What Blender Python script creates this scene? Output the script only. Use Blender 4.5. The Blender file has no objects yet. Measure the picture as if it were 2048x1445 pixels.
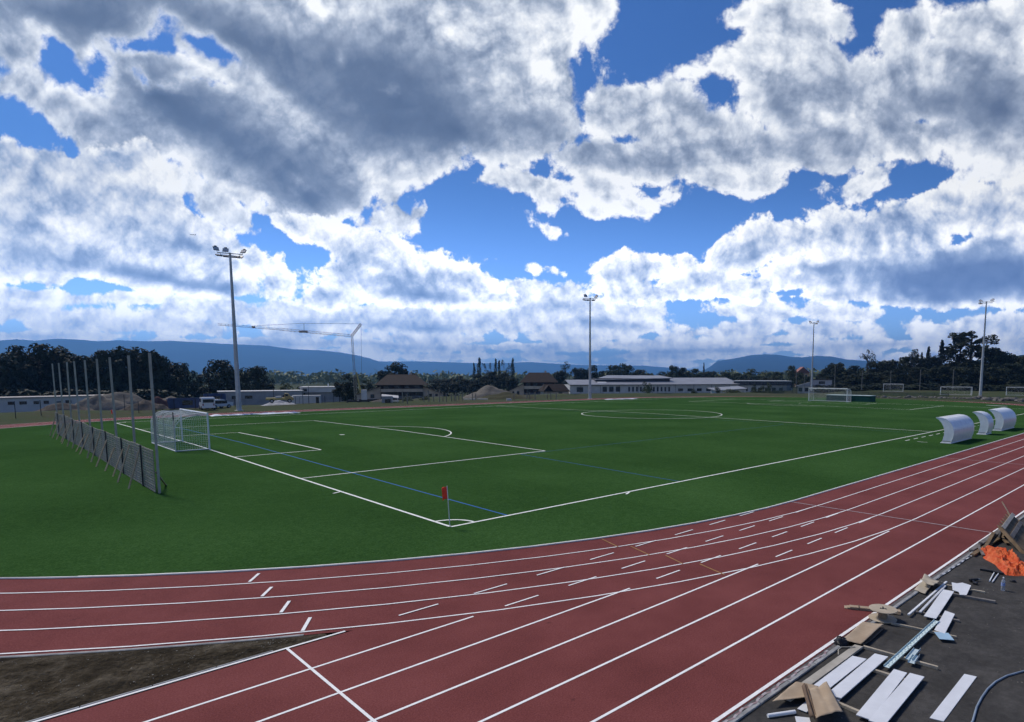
# A running track and artificial football pitch under a cloudy sky, built in code.
import bpy, bmesh, math, random
from mathutils import Vector, Matrix, noise as mnoise
random.seed(7)
scene = bpy.context.scene
COL = scene.collection
R = math.radians

SUN_E = 2.9; HAZE_D = 0.000125; HAZE_COL = (0.18, 0.475, 1.0); HAZE_TOP = 690.0; EXPO = 0.22
# ---------------------------------------------------------------- sky
class NB:
    """short hand for building node trees"""
    def __init__(s, nt): s.nt = nt; s.N = nt.nodes
    def link(s, a, b): s.nt.links.new(a, b)
    def put(s, sock, v):
        if hasattr(v, 'is_output'): s.link(v, sock)
        else: sock.default_value = v
    def M(s, op, a, b=0.0, c=0.0):
        n = s.N.new('ShaderNodeMath'); n.operation = op
        s.put(n.inputs[0], a); s.put(n.inputs[1], b); s.put(n.inputs[2], c)
        return n.outputs[0]
    def MR(s, v, a, b, c=0.0, d=1.0, smooth=True):
        n = s.N.new('ShaderNodeMapRange'); n.interpolation_type = 'SMOOTHSTEP' if smooth else 'LINEAR'
        for i, q in enumerate((v, a, b, c, d)): s.put(n.inputs[i], q)
        return n.outputs[0]
    def V(s, op, a, b=None):
        n = s.N.new('ShaderNodeVectorMath'); n.operation = op
        s.put(n.inputs[0], a)
        if op == 'SCALE': s.put(n.inputs['Scale'], b)
        elif b is not None: s.put(n.inputs[1], b)
        return n.outputs['Value'] if op in ('DOT_PRODUCT', 'LENGTH') else n.outputs['Vector']
    def XYZ(s, x, y, z=0.0):
        n = s.N.new('ShaderNodeCombineXYZ')
        for i, q in enumerate((x, y, z)): s.put(n.inputs[i], q)
        return n.outputs[0]
    def NOISE(s, vec, scale, detail=4.0, rough=0.55, dim='2D', lac=2.0):
        n = s.N.new('ShaderNodeTexNoise'); n.noise_dimensions = dim
        if vec is not None: s.put(n.inputs['Vector'], vec)
        n.inputs['Scale'].default_value = scale; n.inputs['Detail'].default_value = detail
        n.inputs['Roughness'].default_value = rough; n.inputs['Lacunarity'].default_value = lac
        return n.outputs[0], n.outputs[1]
    def VORO(s, vec, scale, detail=0.0, rough=0.5, dim='2D', feature='F1', out='Distance'):
        n = s.N.new('ShaderNodeTexVoronoi'); n.voronoi_dimensions = dim; n.feature = feature; n.normalize = detail > 0
        if vec is not None: s.put(n.inputs['Vector'], vec)
        n.inputs['Scale'].default_value = scale; n.inputs['Detail'].default_value = detail
        n.inputs['Roughness'].default_value = rough
        return n.outputs[out]
    def MIX(s, f, a, b, typ='MIX'):
        n = s.N.new('ShaderNodeMix'); n.data_type = 'RGBA'; n.blend_type = typ
        s.put(n.inputs[0], f)
        for k, v in ((n.inputs[6], a), (n.inputs[7], b)):
            if hasattr(v, 'is_output'): s.link(v, k)
            else: k.default_value = (*v, 1)
        return n.outputs[2]
    def RAMP(s, f, stops, interp='LINEAR'):
        n = s.N.new('ShaderNodeValToRGB'); e = n.color_ramp; e.interpolation = interp
        while len(e.elements) < len(stops): e.elements.new(0.5)
        for el, (p, c) in zip(e.elements, stops): el.position = p; el.color = (*c, 1)
        s.put(n.inputs[0], f)
        return n.outputs[0]
def srgb(*c): return tuple(((x / 255.0 + 0.055) / 1.055) ** 2.4 if x > 10 else x / 255 / 12.92 for x in c)

def build_world(CAMF, CAMR, SUN_EL, SUN_ROT, STR=0.1):
    w = bpy.data.worlds.new("World"); bpy.context.scene.world = w
    w.use_nodes = True
    w.node_tree.nodes.clear()
    # ---- group 1: direction -> sky coordinates and cloud noises
    g1 = bpy.data.node_groups.new('cloud_noise', 'ShaderNodeTree')
    b = NB(g1); M, MR, V, XYZ, NOISE, VORO, MIX = b.M, b.MR, b.V, b.XYZ, b.NOISE, b.VORO, b.MIX
    for nm, ty in (('P', 'NodeSocketVector'), ('X', 'NodeSocketFloat'), ('Y', 'NodeSocketFloat'), ('disp', 'NodeSocketFloat'), ('rel', 'NodeSocketFloat'), ('puff', 'NodeSocketFloat'), ('dmod', 'NodeSocketFloat'), ('soft', 'NodeSocketFloat'), ('air', 'NodeSocketFloat'), ('blue', 'NodeSocketColor')):
        g1.interface.new_socket(nm, in_out='OUTPUT', socket_type=ty)
    tc = b.N.new('ShaderNodeTexCoord')
    d = V('NORMALIZE', tc.outputs['Generated'])
    fw = M('MAXIMUM', M('ABSOLUTE', V('DOT_PRODUCT', d, CAMF)), 0.12)
    X = M('MULTIPLY', M('DIVIDE', V('DOT_PRODUCT', d, CAMR), fw), 1265.0)
    Y = M('MULTIPLY', M('DIVIDE', V('DOT_PRODUCT', d, (0, 0, 1)), fw), 1265.0)
    P0 = XYZ(X, Y, 1.0)                     # direction, in 1/1265 of a radian about the pitch's heading
    Yc = M('ADD', M('MAXIMUM', Y, -20.0), CL['persp'])
    Q = XYZ(M('ARCTAN2', X, Yc), M('LOGARITHM', V('LENGTH', XYZ(X, Yc)), math.e))   # finer towards the horizon, the same in all directions
    _, wc = NOISE(Q, CL['wscale'], 4.0, 0.5)
    wc = V('SUBTRACT', wc, (0.5, 0.5, 0.5))
    wsc = MR(Y, 0, 500, 0.3, 1.0)
    P = V('ADD', P0, V('SCALE', V('MULTIPLY', wc, (CL['warp'], CL['warp'] * .75, 0.0)), wsc))
    Qw = V('ADD', Q, V('MULTIPLY', wc, (.03, .03, 0)))
    n1, _ = NOISE(Qw, CL['nscale'], 8.0, CL['rough'])
    vb = VORO(Qw, CL['vscale'], 4.0, 0.6)
    low = MR(Y, 0, 450, 0.55, 1.0)
    disp = M('MULTIPLY', M('ADD', M('MULTIPLY', M('SUBTRACT', n1, 0.5), CL['namp']), M('MULTIPLY', M('SUBTRACT', 0.40, vb), CL['vamp'])), low)
    def relief(f, off): return M('SUBTRACT', f(Qw), f(V('ADD', Qw, (off * .5, off, 0.0))))
    ra = relief(lambda q: NOISE(q, CL['rscale'], 2.0, 0.5)[0], 0.030)
    rb = relief(lambda q: NOISE(q, CL['rscale'] * 3.2, 5.0, 0.6)[0], 0.010)
    rc = relief(lambda q: VORO(q, CL['vscale'], 4.0, 0.62), -0.016)
    rel = M('MULTIPLY_ADD', ra, CL['reln'], M('MULTIPLY', rb, CL['relf']))
    rel = M('MULTIPLY', rel, MR(Y, 0, 450, 0.7, 1.0))
    puff = M('MULTIPLY_ADD', rc, -CL['relv'], M('MULTIPLY', M('SUBTRACT', 0.40, vb), CL['crease']))
    n3, _ = NOISE(Q, CL['nscale'] * .55, 5.0, 0.6)
    dmod = M('MULTIPLY_ADD', M('SUBTRACT', n3, 0.5), 1.5, 1.0)
    soft = M('MULTIPLY_ADD', MR(Y, 0, 700), CL['soft'][1], CL['soft'][0])
    sky = b.N.new('ShaderNodeTexSky'); sky.sky_type = 'NISHITA'; sky.sun_disc = False
    sky.sun_elevation = SUN_EL; sky.sun_rotation = SUN_ROT
    sky.air_density = 1.0; sky.dust_density = 0.2; sky.ozone_density = 4.0
    air = MR(Y, 0.0, CL['airh'], CL['air'], 1.0)
    blue = MIX(1.0, sky.outputs[0], MIX(MR(Y, 0.0, 520.0), SKY_LOW, SKY_TINT), 'MULTIPLY')
    go = b.N.new('NodeGroupOutput')
    for k, v in enumerate((P, X, Y, disp, rel, puff, dmod, soft, air, blue)): b.link(v, go.inputs[k])
    # ---- one group per patch of sky: only the clouds near it are looked at
    ramps = {k: [(p, srgb(*c)) for p, c in CL[k]] for k in ('ramp', 'ramp_blue')}
    def px(u, v):
        """direction of a cloud given as measured on the 2048 wide photograph -> sky coordinates, and the local scale"""
        k = (882.0 - v) / 1261.0; h = math.cos(-0.105487) - k * math.sin(-0.105487); z = math.sin(-0.105487) + k * math.cos(-0.105487)
        return (1265.0 * (u - 1174.39) / 1261.0 / h, 1265.0 * z / h, 1.0 / h)
    def tile(u0, u1, v0, v1):
        def near(L, k):
            R = []
            for q in L:
                sn, cs = abs(math.sin(math.radians(q[4]))), abs(math.cos(math.radians(q[4])))
                ex = k * math.hypot(q[2] * cs, q[3] * sn); ey = k * math.hypot(q[2] * sn, q[3] * cs)
                if u0 - 130 < q[0] + ex and q[0] - ex < u1 + 130 and v0 - 110 < q[1] + ey and q[1] - ey < v1 + 110: R.append(q)
            return R
        g = bpy.data.node_groups.new('cloud_patch', 'ShaderNodeTree')
        b = NB(g); M, MR, V = b.M, b.MR, b.V
        for nm, ty in (('P', 'NodeSocketVector'), ('disp', 'NodeSocketFloat'), ('rel', 'NodeSocketFloat'), ('puff', 'NodeSocketFloat'), ('dmod', 'NodeSocketFloat'), ('soft', 'NodeSocketFloat'), ('air', 'NodeSocketFloat'), ('blue', 'NodeSocketColor')):
            g.interface.new_socket(nm, in_out='INPUT', socket_type=ty)
        g.interface.new_socket('bg', in_out='OUTPUT', socket_type='NodeSocketShader')
        gi = b.N.new('NodeGroupInput'); P, disp, rel, puff, dmod, soft, air, blue = list(gi.outputs)[:8]
        def ell(u, v, rx, ry, rot):
            """how many radii away from the middle of a turned ellipse (P carries a 1 in z)"""
            x, y, sc = px(u, v); rx *= sc; ry *= sc; x += (u0 * 7 + v0) * 1e-6        # keeps the patches from sharing nodes
            cs, sn = math.cos(math.radians(rot)), math.sin(math.radians(rot))
            A = (cs / rx, sn / rx, -(x * cs + y * sn) / rx); B = (-sn / ry, cs / ry, -(y * cs - x * sn) / ry)
            return V('LENGTH', b.XYZ(V('DOT_PRODUCT', P, A), V('DOT_PRODUCT', P, B)))
        def blobset(items, k, cap=140.0, unit=60.0):
            acc = -1.5
            for (u, v, rx, ry, rot) in items:
                rm = min(cap, math.sqrt(rx * ry) * .5 + min(rx, ry) * .5) / unit
                acc = M('SMOOTH_MAX', acc, M('MULTIPLY_ADD', ell(u, v, rx, ry, rot), -rm, rm), k)
            return acc
        out = blue
        for CLOUDS, HOLES, DARKS, o in LAYERS:
            cl = near(CLOUDS, 1.3)
            if not cl: continue
            SD = blobset(cl, 0.2)
            h = near(HOLES, 1.3)
            if h: SD = M('MINIMUM', SD, M('MULTIPLY', blobset(h, 0.2), -1.0))
            dens = M('MULTIPLY_ADD', disp, o.get('disp', 1.0), M('ADD', SD, o.get('bias', CL['bias'])))
            alpha = MR(dens, -0.06, M('MULTIPLY', soft, o.get('soft', 1.0)))
            Dn = 0.0
            for (u, v, rx, ry, rot, amp) in near(DARKS, 1.25):
                t = M('MAXIMUM', M('SUBTRACT', 1.0, ell(u, v, rx * 1.25, ry * 1.25, rot)), 0.0)
                Dn = M('MULTIPLY_ADD', M('MULTIPLY', t, amp), t, Dn)
            Dn = M('MULTIPLY', M('MINIMUM', Dn, 1.2), M('MULTIPLY_ADD', M('SUBTRACT', dmod, 1.0), o.get('dmod', 1.0), 1.0))
            rim = MR(dens, 0.0, o.get('rimw', 0.8), 1.0, 0.0)
            br = M('MULTIPLY_ADD', rim, o.get('rim', CL['rim']), o.get('base', CL['base']))
            br = M('SUBTRACT', br, M('MULTIPLY', M('MULTIPLY', Dn, MR(dens, -0.05, 0.8, o.get('rimdark', 0.35), 1.0)), CL['dark']))
            br = M('ADD', br, M('MULTIPLY', M('MULTIPLY_ADD', disp, CL['dispb'], M('MULTIPLY_ADD', puff, o.get('puff', 0.5), rel)), M('MULTIPLY', br, o.get('rel', 0.8))))
            br = M('MINIMUM', M('MAXIMUM', br, 0.05), 0.995)
            out = b.MIX(alpha, out, b.MIX(1.0, b.RAMP(br, ramps[o.get('ramp', 'ramp')]), (1 / STR,) * 3, 'MULTIPLY'))
        bg = b.N.new('ShaderNodeBackground'); b.link(out, bg.inputs[0]); b.link(M('MULTIPLY', air, STR), bg.inputs[1])
        go = b.N.new('NodeGroupOutput'); b.link(bg.outputs[0], go.inputs[0])
        return g
    US = [-900, 300, 640, 960, 1280, 1620, 3000]; VS = [-900, 190, 400, 900]
    groups = [[tile(US[j], US[j + 1], VS[k], VS[k + 1]) for k in range(len(VS) - 1)] for j in range(len(US) - 1)]
    # ---- the world tree
    b = NB(w.node_tree); M = b.M
    n1 = b.N.new('ShaderNodeGroup'); n1.node_tree = g1
    P, X, Y, disp, rel, puff, dmod, soft, air, blue = list(n1.outputs)
    def inst(g):
        n = b.N.new('ShaderNodeGroup'); n.node_tree = g
        for k, v in enumerate((P, disp, rel, puff, dmod, soft, air, blue)): b.link(v, n.inputs[k])
        return n.outputs[0]
    def pick(fac, a, c):
        n = b.N.new('ShaderNodeMixShader'); b.link(fac, n.inputs[0]); b.link(a, n.inputs[1]); b.link(c, n.inputs[2])
        return n.outputs[0]
    cols = []
    for j in range(len(US) - 1):
        col = None
        for k in reversed(range(len(VS) - 1)):
            t = inst(groups[j][k])
            col = t if col is None else pick(M('GREATER_THAN', Y, 748.5 - VS[k + 1]), col, t)
        cols.append(col)
    def tree(lo, hi):
        if hi - lo == 1: return cols[lo]
        m = (lo + hi) // 2
        return pick(M('GREATER_THAN', X, US[m] - 1176.0), tree(lo, m), tree(m, hi))
    g = b.N.new('ShaderNodeBackground'); g.inputs[0].default_value = (2.0, 2.4, 3.0, 1); g.inputs[1].default_value = STR
    o = b.N.new('ShaderNodeOutputWorld')
    b.link(pick(M('GREATER_THAN', Y, -25.0), g.outputs[0], tree(0, len(cols))), o.inputs[0])
    return w
CL = dict(persp=800.0, wscale=6.5, warp=62.0, nscale=8.0, vscale=15.0, rscale=7.0, rough=0.63, namp=2.9, vamp=1.3, bias=-0.02, air=2.4, airh=400.0,
          reln=1.1, relf=0.65, relv=2.0, crease=0.6, dispb=0.36, soft=(0.11, 0.32), rim=0.22, base=0.68, dark=0.42,
          ramp=[(0.0, (76, 88, 110)), (0.25, (98, 110, 131)), (0.45, (128, 139, 157)), (0.62, (164, 173, 188)), (0.8, (212, 217, 224)), (1.0, (253, 253, 251))],
          ramp_blue=[(0.0, (72, 92, 130)), (0.25, (98, 117, 152)), (0.45, (130, 147, 176)), (0.62, (170, 182, 202)), (0.8, (216, 220, 226)), (1.0, (253, 252, 247))])
SKY_TINT = (0.29, 0.49, 0.80); SKY_LOW = (0.46, 0.62, 1.0)
LOW = [(60,592,130,18,-5),(230,604,150,16,-6),(420,612,160,16,0),(200,700,300,9,0),(560,705,260,8,0),(840,676,160,12,-2),(1130,672,120,12,0),(1420,700,200,9,0),(1750,720,260,7,0),(1000,733,500,5,0),(300,722,300,6,0),(1950,690,160,9,0),(1520,680,140,12,0),(1250,690,160,9,0),(40,620,100,26,0),(130,645,100,24,0),(250,640,130,28,-5),(370,655,110,22,-5),(480,630,140,26,0),(650,630,160,30,0),(820,640,190,34,0),(1000,640,150,34,0),
 (1040,590,70,36,0),(1110,610,90,36,0),(1130,585,40,20,10),(1250,620,110,30,0),(1200,650,140,24,0),
 (1480,618,60,14,0),(1560,628,90,20,0),(1660,625,100,18,0),(1480,660,110,20,0),(1620,660,140,18,0),(1780,690,170,12,0),(1350,690,130,10,0),
 (2010,650,90,24,0),(1900,668,120,13,0),(1810,655,26,12,0),
 (100,672,220,10,0),(420,685,240,10,0),(760,690,260,10,-2),(1050,695,240,9,0),(1300,715,220,7,0),(900,712,200,7,0),(1600,700,160,9,0),(1900,712,200,8,0),(620,660,90,12,0),(1180,730,300,5,0),(1700,730,300,5,0),(500,725,400,6,0)]
LOWH = [(1390,640,22,14,0),(300,612,60,10,0)]
LOWD = [(1020,665,140,20,0,.6),(860,655,160,20,0,.65),(700,650,160,20,0,.55),(480,648,140,16,0,.5),(250,662,130,14,0,.45),(90,655,110,16,0,.4),(1170,645,120,26,0,.45),(1290,650,110,18,0,.4),
 (1480,648,100,12,0,.45),(1640,648,100,12,0,.4),(1810,656,30,14,0,1.0),(1100,618,80,20,0,.35),(600,690,600,14,0,.35),(1400,705,600,12,0,.3)]
TOP = [(430,405,110,34,-32),(330,335,70,32,-35),(540,432,70,16,-20),(60,20,120,60,0),(390,110,60,40,-20),(100,20,360,90,-4),(330,40,260,110,5),(560,60,260,140,-10),(760,60,260,150,0),(930,80,220,190,20),(1020,190,150,150,10),
 (270,200,140,80,-30),(400,250,200,90,-28),(580,270,220,100,-20),(760,250,220,110,-15),(900,230,160,90,0),
 (500,340,170,60,-30),(610,390,120,36,-22),(660,330,120,80,-40),(480,395,80,18,-25),
 (20,100,70,60,0),(40,190,80,80,-20),(110,220,80,60,-30),(200,270,110,50,-30),(1120,250,60,60,0),(1080,60,90,110,20),
 (1200,80,20,50,-10),(1150,30,45,40,0),(1212,115,16,22,20),
 (1225,215,80,65,0),(1330,225,100,72,-15),(1420,275,150,60,-10),(1500,290,150,60,0),
 (1580,60,90,90,10),(1540,140,120,90,20),(1620,180,140,100,0),(1440,145,60,28,15),(1385,150,34,14,10),(1490,30,40,25,20),
 (1680,60,40,40,0),(1765,80,45,40,0),(1835,50,60,50,0),(1910,60,90,45,-15),(2010,50,80,50,0),(1880,160,180,100,0),(2030,200,120,140,0),
 (1720,200,110,110,0),(1760,280,160,45,0),(1900,262,140,42,-10),(1640,300,120,42,-10),(1350,310,160,40,0),(1200,310,110,34,0),
 (1430,350,55,20,-15),(1530,360,55,26,0),(1740,370,55,20,25),(1720,395,24,12,30),(2030,330,60,50,0),
 (1050,368,70,24,-10),(1095,392,26,18,-40),(985,360,34,10,30),(900,345,10,10,0),(1210,385,48,26,-15),(1262,405,40,14,-10),(1178,412,28,14,-20),(1340,392,16,10,40),
 (775,380,38,28,-40),(800,430,26,20,-50),(765,440,16,9,-40),(832,425,14,8,30),(1000,516,14,5,20),(1072,530,18,11,-15),(1108,538,15,5,-20),(1102,457,17,5,-25),
 (1945,350,16,9,50),(1640,395,14,20,0)]
TOPH = [(1560,425,150,42,12),(1870,345,110,30,8),(700,455,40,30,-30),(1305,70,125,88,15),(1120,345,30,10,0),(1780,-10,60,40,0),(1735,40,24,40,0),(280,88,40,8,-5),(350,92,24,14,-20),(110,95,44,13,-40),(150,150,40,20,-40),(195,125,26,24,0),(325,165,20,7,0),(420,95,50,12,-30),
 (20,252,60,24,-30),(80,270,46,16,-35),(310,325,50,12,-5),(1165,85,14,34,10),(1430,185,34,16,-30),(1725,35,16,24,0),
 (290,150,10,16,30)]
TOPD = [(420,180,620,330,-12,.36),(40,130,110,110,0,-.35),(90,250,120,60,-25,-.3),(1080,150,130,170,10,-.25),(150,30,360,120,-3,1.0),(480,90,220,100,-20,.7),(300,170,170,70,-30,.9),(740,130,240,120,-5,1.15),(830,200,230,110,-10,.95),(620,190,190,70,-30,.6),
 (420,260,260,80,-30,.7),(560,330,240,90,-28,.75),(600,395,180,60,-25,.9),(760,260,220,90,-20,.75),(920,270,160,70,-10,.85),(1070,250,110,60,-10,.95),(1170,300,140,36,0,.55),
 (1030,150,60,90,0,.35),(200,240,140,60,-30,.45),(660,350,160,60,-30,.6),
 (420,130,90,24,-25,-.7),(650,20,90,40,-15,-.8),(900,60,70,90,-50,-.35),(690,110,16,24,0,-.8),(1000,60,60,60,0,-.2),(700,210,60,24,0,-.3),(560,200,80,26,-25,-.25),(520,160,70,16,-30,-.4),(930,300,80,14,10,-.5),(820,220,60,20,10,-.35),
 (1560,220,60,75,0,.8),(1460,260,110,50,0,.4),(1700,160,130,80,10,.45),(1890,200,190,85,0,.8),(2010,220,130,100,0,.8),(1640,290,170,50,0,.5),(1790,250,120,60,0,.6),(1320,325,160,30,0,.6),(1430,215,80,35,0,.35),(1700,105,26,60,0,.4),(1960,110,60,40,0,.3),
 (1640,70,60,40,0,.2),(1210,395,40,12,0,.3),(1040,376,40,12,0,.3)]
FRONT = [(5,315,40,44,0),(100,322,45,38,0),(60,400,130,105,0),(232,340,45,40,0),(200,400,120,85,-10),(325,400,60,52,-20),(300,450,120,85,-25),(420,490,70,48,-35),(400,530,110,55,-20),(505,528,48,38,-30),(553,568,38,26,-20),
 (250,510,240,56,-10),(80,510,150,60,0),(450,572,120,28,-5),(270,310,20,14,0),(160,355,40,40,0),
 (560,447,45,12,-12),(640,472,70,22,-18),(720,500,90,32,-20),(800,528,100,36,-18),(880,548,90,34,-15),(950,563,58,28,-15),(800,575,170,34,-5),(700,552,60,34,0),(680,590,90,26,0),(980,590,50,24,0),
 (1235,545,40,24,20),(1300,535,60,26,10),(1365,515,42,14,10),(1260,580,70,26,0),(1390,560,90,36,20),(1450,510,50,34,35),(1520,490,75,42,25),(1590,475,80,44,15),(1680,470,90,48,10),
 (1790,470,110,60,10),(1790,415,45,22,15),(1880,425,110,45,10),(2000,420,110,55,10),(1700,555,150,45,0),(1880,550,220,66,0),(2020,530,120,84,0),(1600,545,90,30,0),(1480,570,60,18,-10)]
FRONTH = [(1555,585,80,13,0)]
FRONTD = [(300,420,60,22,-30,.25),(420,500,60,20,-35,.3),(1500,490,60,16,20,.3),(1800,440,120,20,5,.3),(110,515,200,36,-14,.6),(300,552,210,30,-12,.9),(450,582,130,24,-5,1.1),(60,450,80,30,-10,.4),(330,480,70,50,0,.35),(540,592,60,14,0,.8),(200,440,50,24,-20,.3),(130,380,70,24,-20,.25),
 (760,548,150,28,-12,.8),(840,588,160,22,-5,.85),(640,575,70,24,0,.75),(930,602,80,16,0,.6),(700,520,80,14,-20,.3),
 (1500,518,110,24,15,.7),(1640,535,150,36,5,.75),(1750,490,80,34,0,.45),(1860,560,270,60,0,1.4),(1990,545,190,80,0,1.4),(1800,605,270,28,0,1.3),(1450,585,80,12,0,.6),(1960,480,120,30,10,.6),(1400,565,50,16,0,.4),(1920,430,70,16,10,.3),(1290,560,50,12,0,.3),
 (1845,505,26,26,0,-.9),(1675,500,30,16,0,-.5),(1590,545,40,12,0,-.5),(1770,500,16,36,0,-.5)]
LAYERS = [(LOW, LOWH, LOWD, dict(disp=1.0, base=.66, rim=.2, puff=1.1, rel=.6, bias=.02, ramp='ramp_blue')), (TOP, TOPH, TOPD, dict(rimdark=.55, rimw=.75, rim=.25, base=.69, soft=.75, puff=.72, rel=.8, bias=.03, disp=.85)),
          (FRONT, FRONTH, FRONTD, dict(soft=.55, rimw=.7, rim=.27, base=.66, puff=1.1, rel=.72, bias=.02, disp=.85, dmod=.6, ramp='ramp_blue'))]
# ---------------------------------------------------------------- camera (place measured from the pitch markings)
CAM = Vector((-12.021, -19.036, 5.418)); YAW = 0.788938; PITCH = -0.105487; FPX = 1261.0; SHX = 150.39; SHY = 159.5
cd = bpy.data.cameras.new('camera'); co = bpy.data.objects.new('camera', cd); COL.objects.link(co); scene.camera = co
cd.sensor_fit = 'HORIZONTAL'; cd.sensor_width = 36.0; cd.lens = 36.0 * FPX / 2048
cd.shift_x = -SHX / 2048; cd.shift_y = SHY / 2048; cd.clip_start = 0.1; cd.clip_end = 60000
co.location = CAM; co.rotation_euler = (math.pi / 2 + PITCH, 0, YAW - math.pi / 2)
FH = (math.cos(YAW), math.sin(YAW), 0.0); RH = (math.sin(YAW), -math.cos(YAW), 0.0)
_F = Vector((math.cos(YAW) * math.cos(PITCH), math.sin(YAW) * math.cos(PITCH), math.sin(PITCH)))
_R = Vector(RH); _U = _R.cross(_F)
def ray(u, v):
    return _F + _R * ((u - 1024 - SHX) / FPX) - _U * ((v - 722.5 - SHY) / FPX)
def at(u, v, D):
    """the place seen in that direction at ground distance D from the camera"""
    d = ray(u, v); return CAM + d * (D / math.hypot(d.x, d.y))
def gnd(u, v, z=0.0):
    d = ray(u, v); return CAM + d * ((z - CAM.z) / d.z)
def faceaz(p):
    """rotation about z that turns a thing's -Y side towards the camera"""
    d = Vector(p) - CAM; return math.atan2(d.y, d.x) - math.pi / 2

# ---------------------------------------------------------------- materials
MATS = {}
def mat(name, col, rough=0.7, var=0.12, scale=4.0, bump=0.0, bscale=40.0, metal=0.0, spec=0.22, col2=None, detail=5.0, dist=0.0, trans=0.0, alpha=1.0, mix=(0.35, 0.65), coat=0.0):
    if name in MATS: return MATS[name]
    m = bpy.data.materials.new(name); m.use_nodes = True
    nt = m.node_tree; b = NB(nt)
    p = nt.nodes['Principled BSDF']
    tc = b.N.new('ShaderNodeTexCoord')
    f, _ = b.NOISE(tc.outputs['Object'], scale, detail, 0.6, '3D')
    c2 = col2 if col2 else tuple(min(1, x * (1 + var)) for x in col)
    c1 = col if col2 else tuple(x * (1 - var) for x in col)
    b.link(b.MIX(b.MR(f, mix[0], mix[1]), c1, c2), p.inputs['Base Color'])
    p.inputs['Roughness'].default_value = rough; p.inputs['Metallic'].default_value = metal
    p.inputs['Specular IOR Level'].default_value = spec
    p.inputs['Coat Weight'].default_value = coat
    if trans: p.inputs['Transmission Weight'].default_value = trans
    if alpha < 1: p.inputs['Alpha'].default_value = alpha
    if bump:
        bn = b.N.new('ShaderNodeBump'); bn.inputs['Strength'].default_value = bump; bn.inputs['Distance'].default_value = dist or 0.02
        h, _ = b.NOISE(tc.outputs['Object'], bscale, 4.0, 0.6, '3D')
        b.link(h, bn.inputs['Height']); b.link(bn.outputs[0], p.inputs['Normal'])
    MATS[name] = m
    return m

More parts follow.
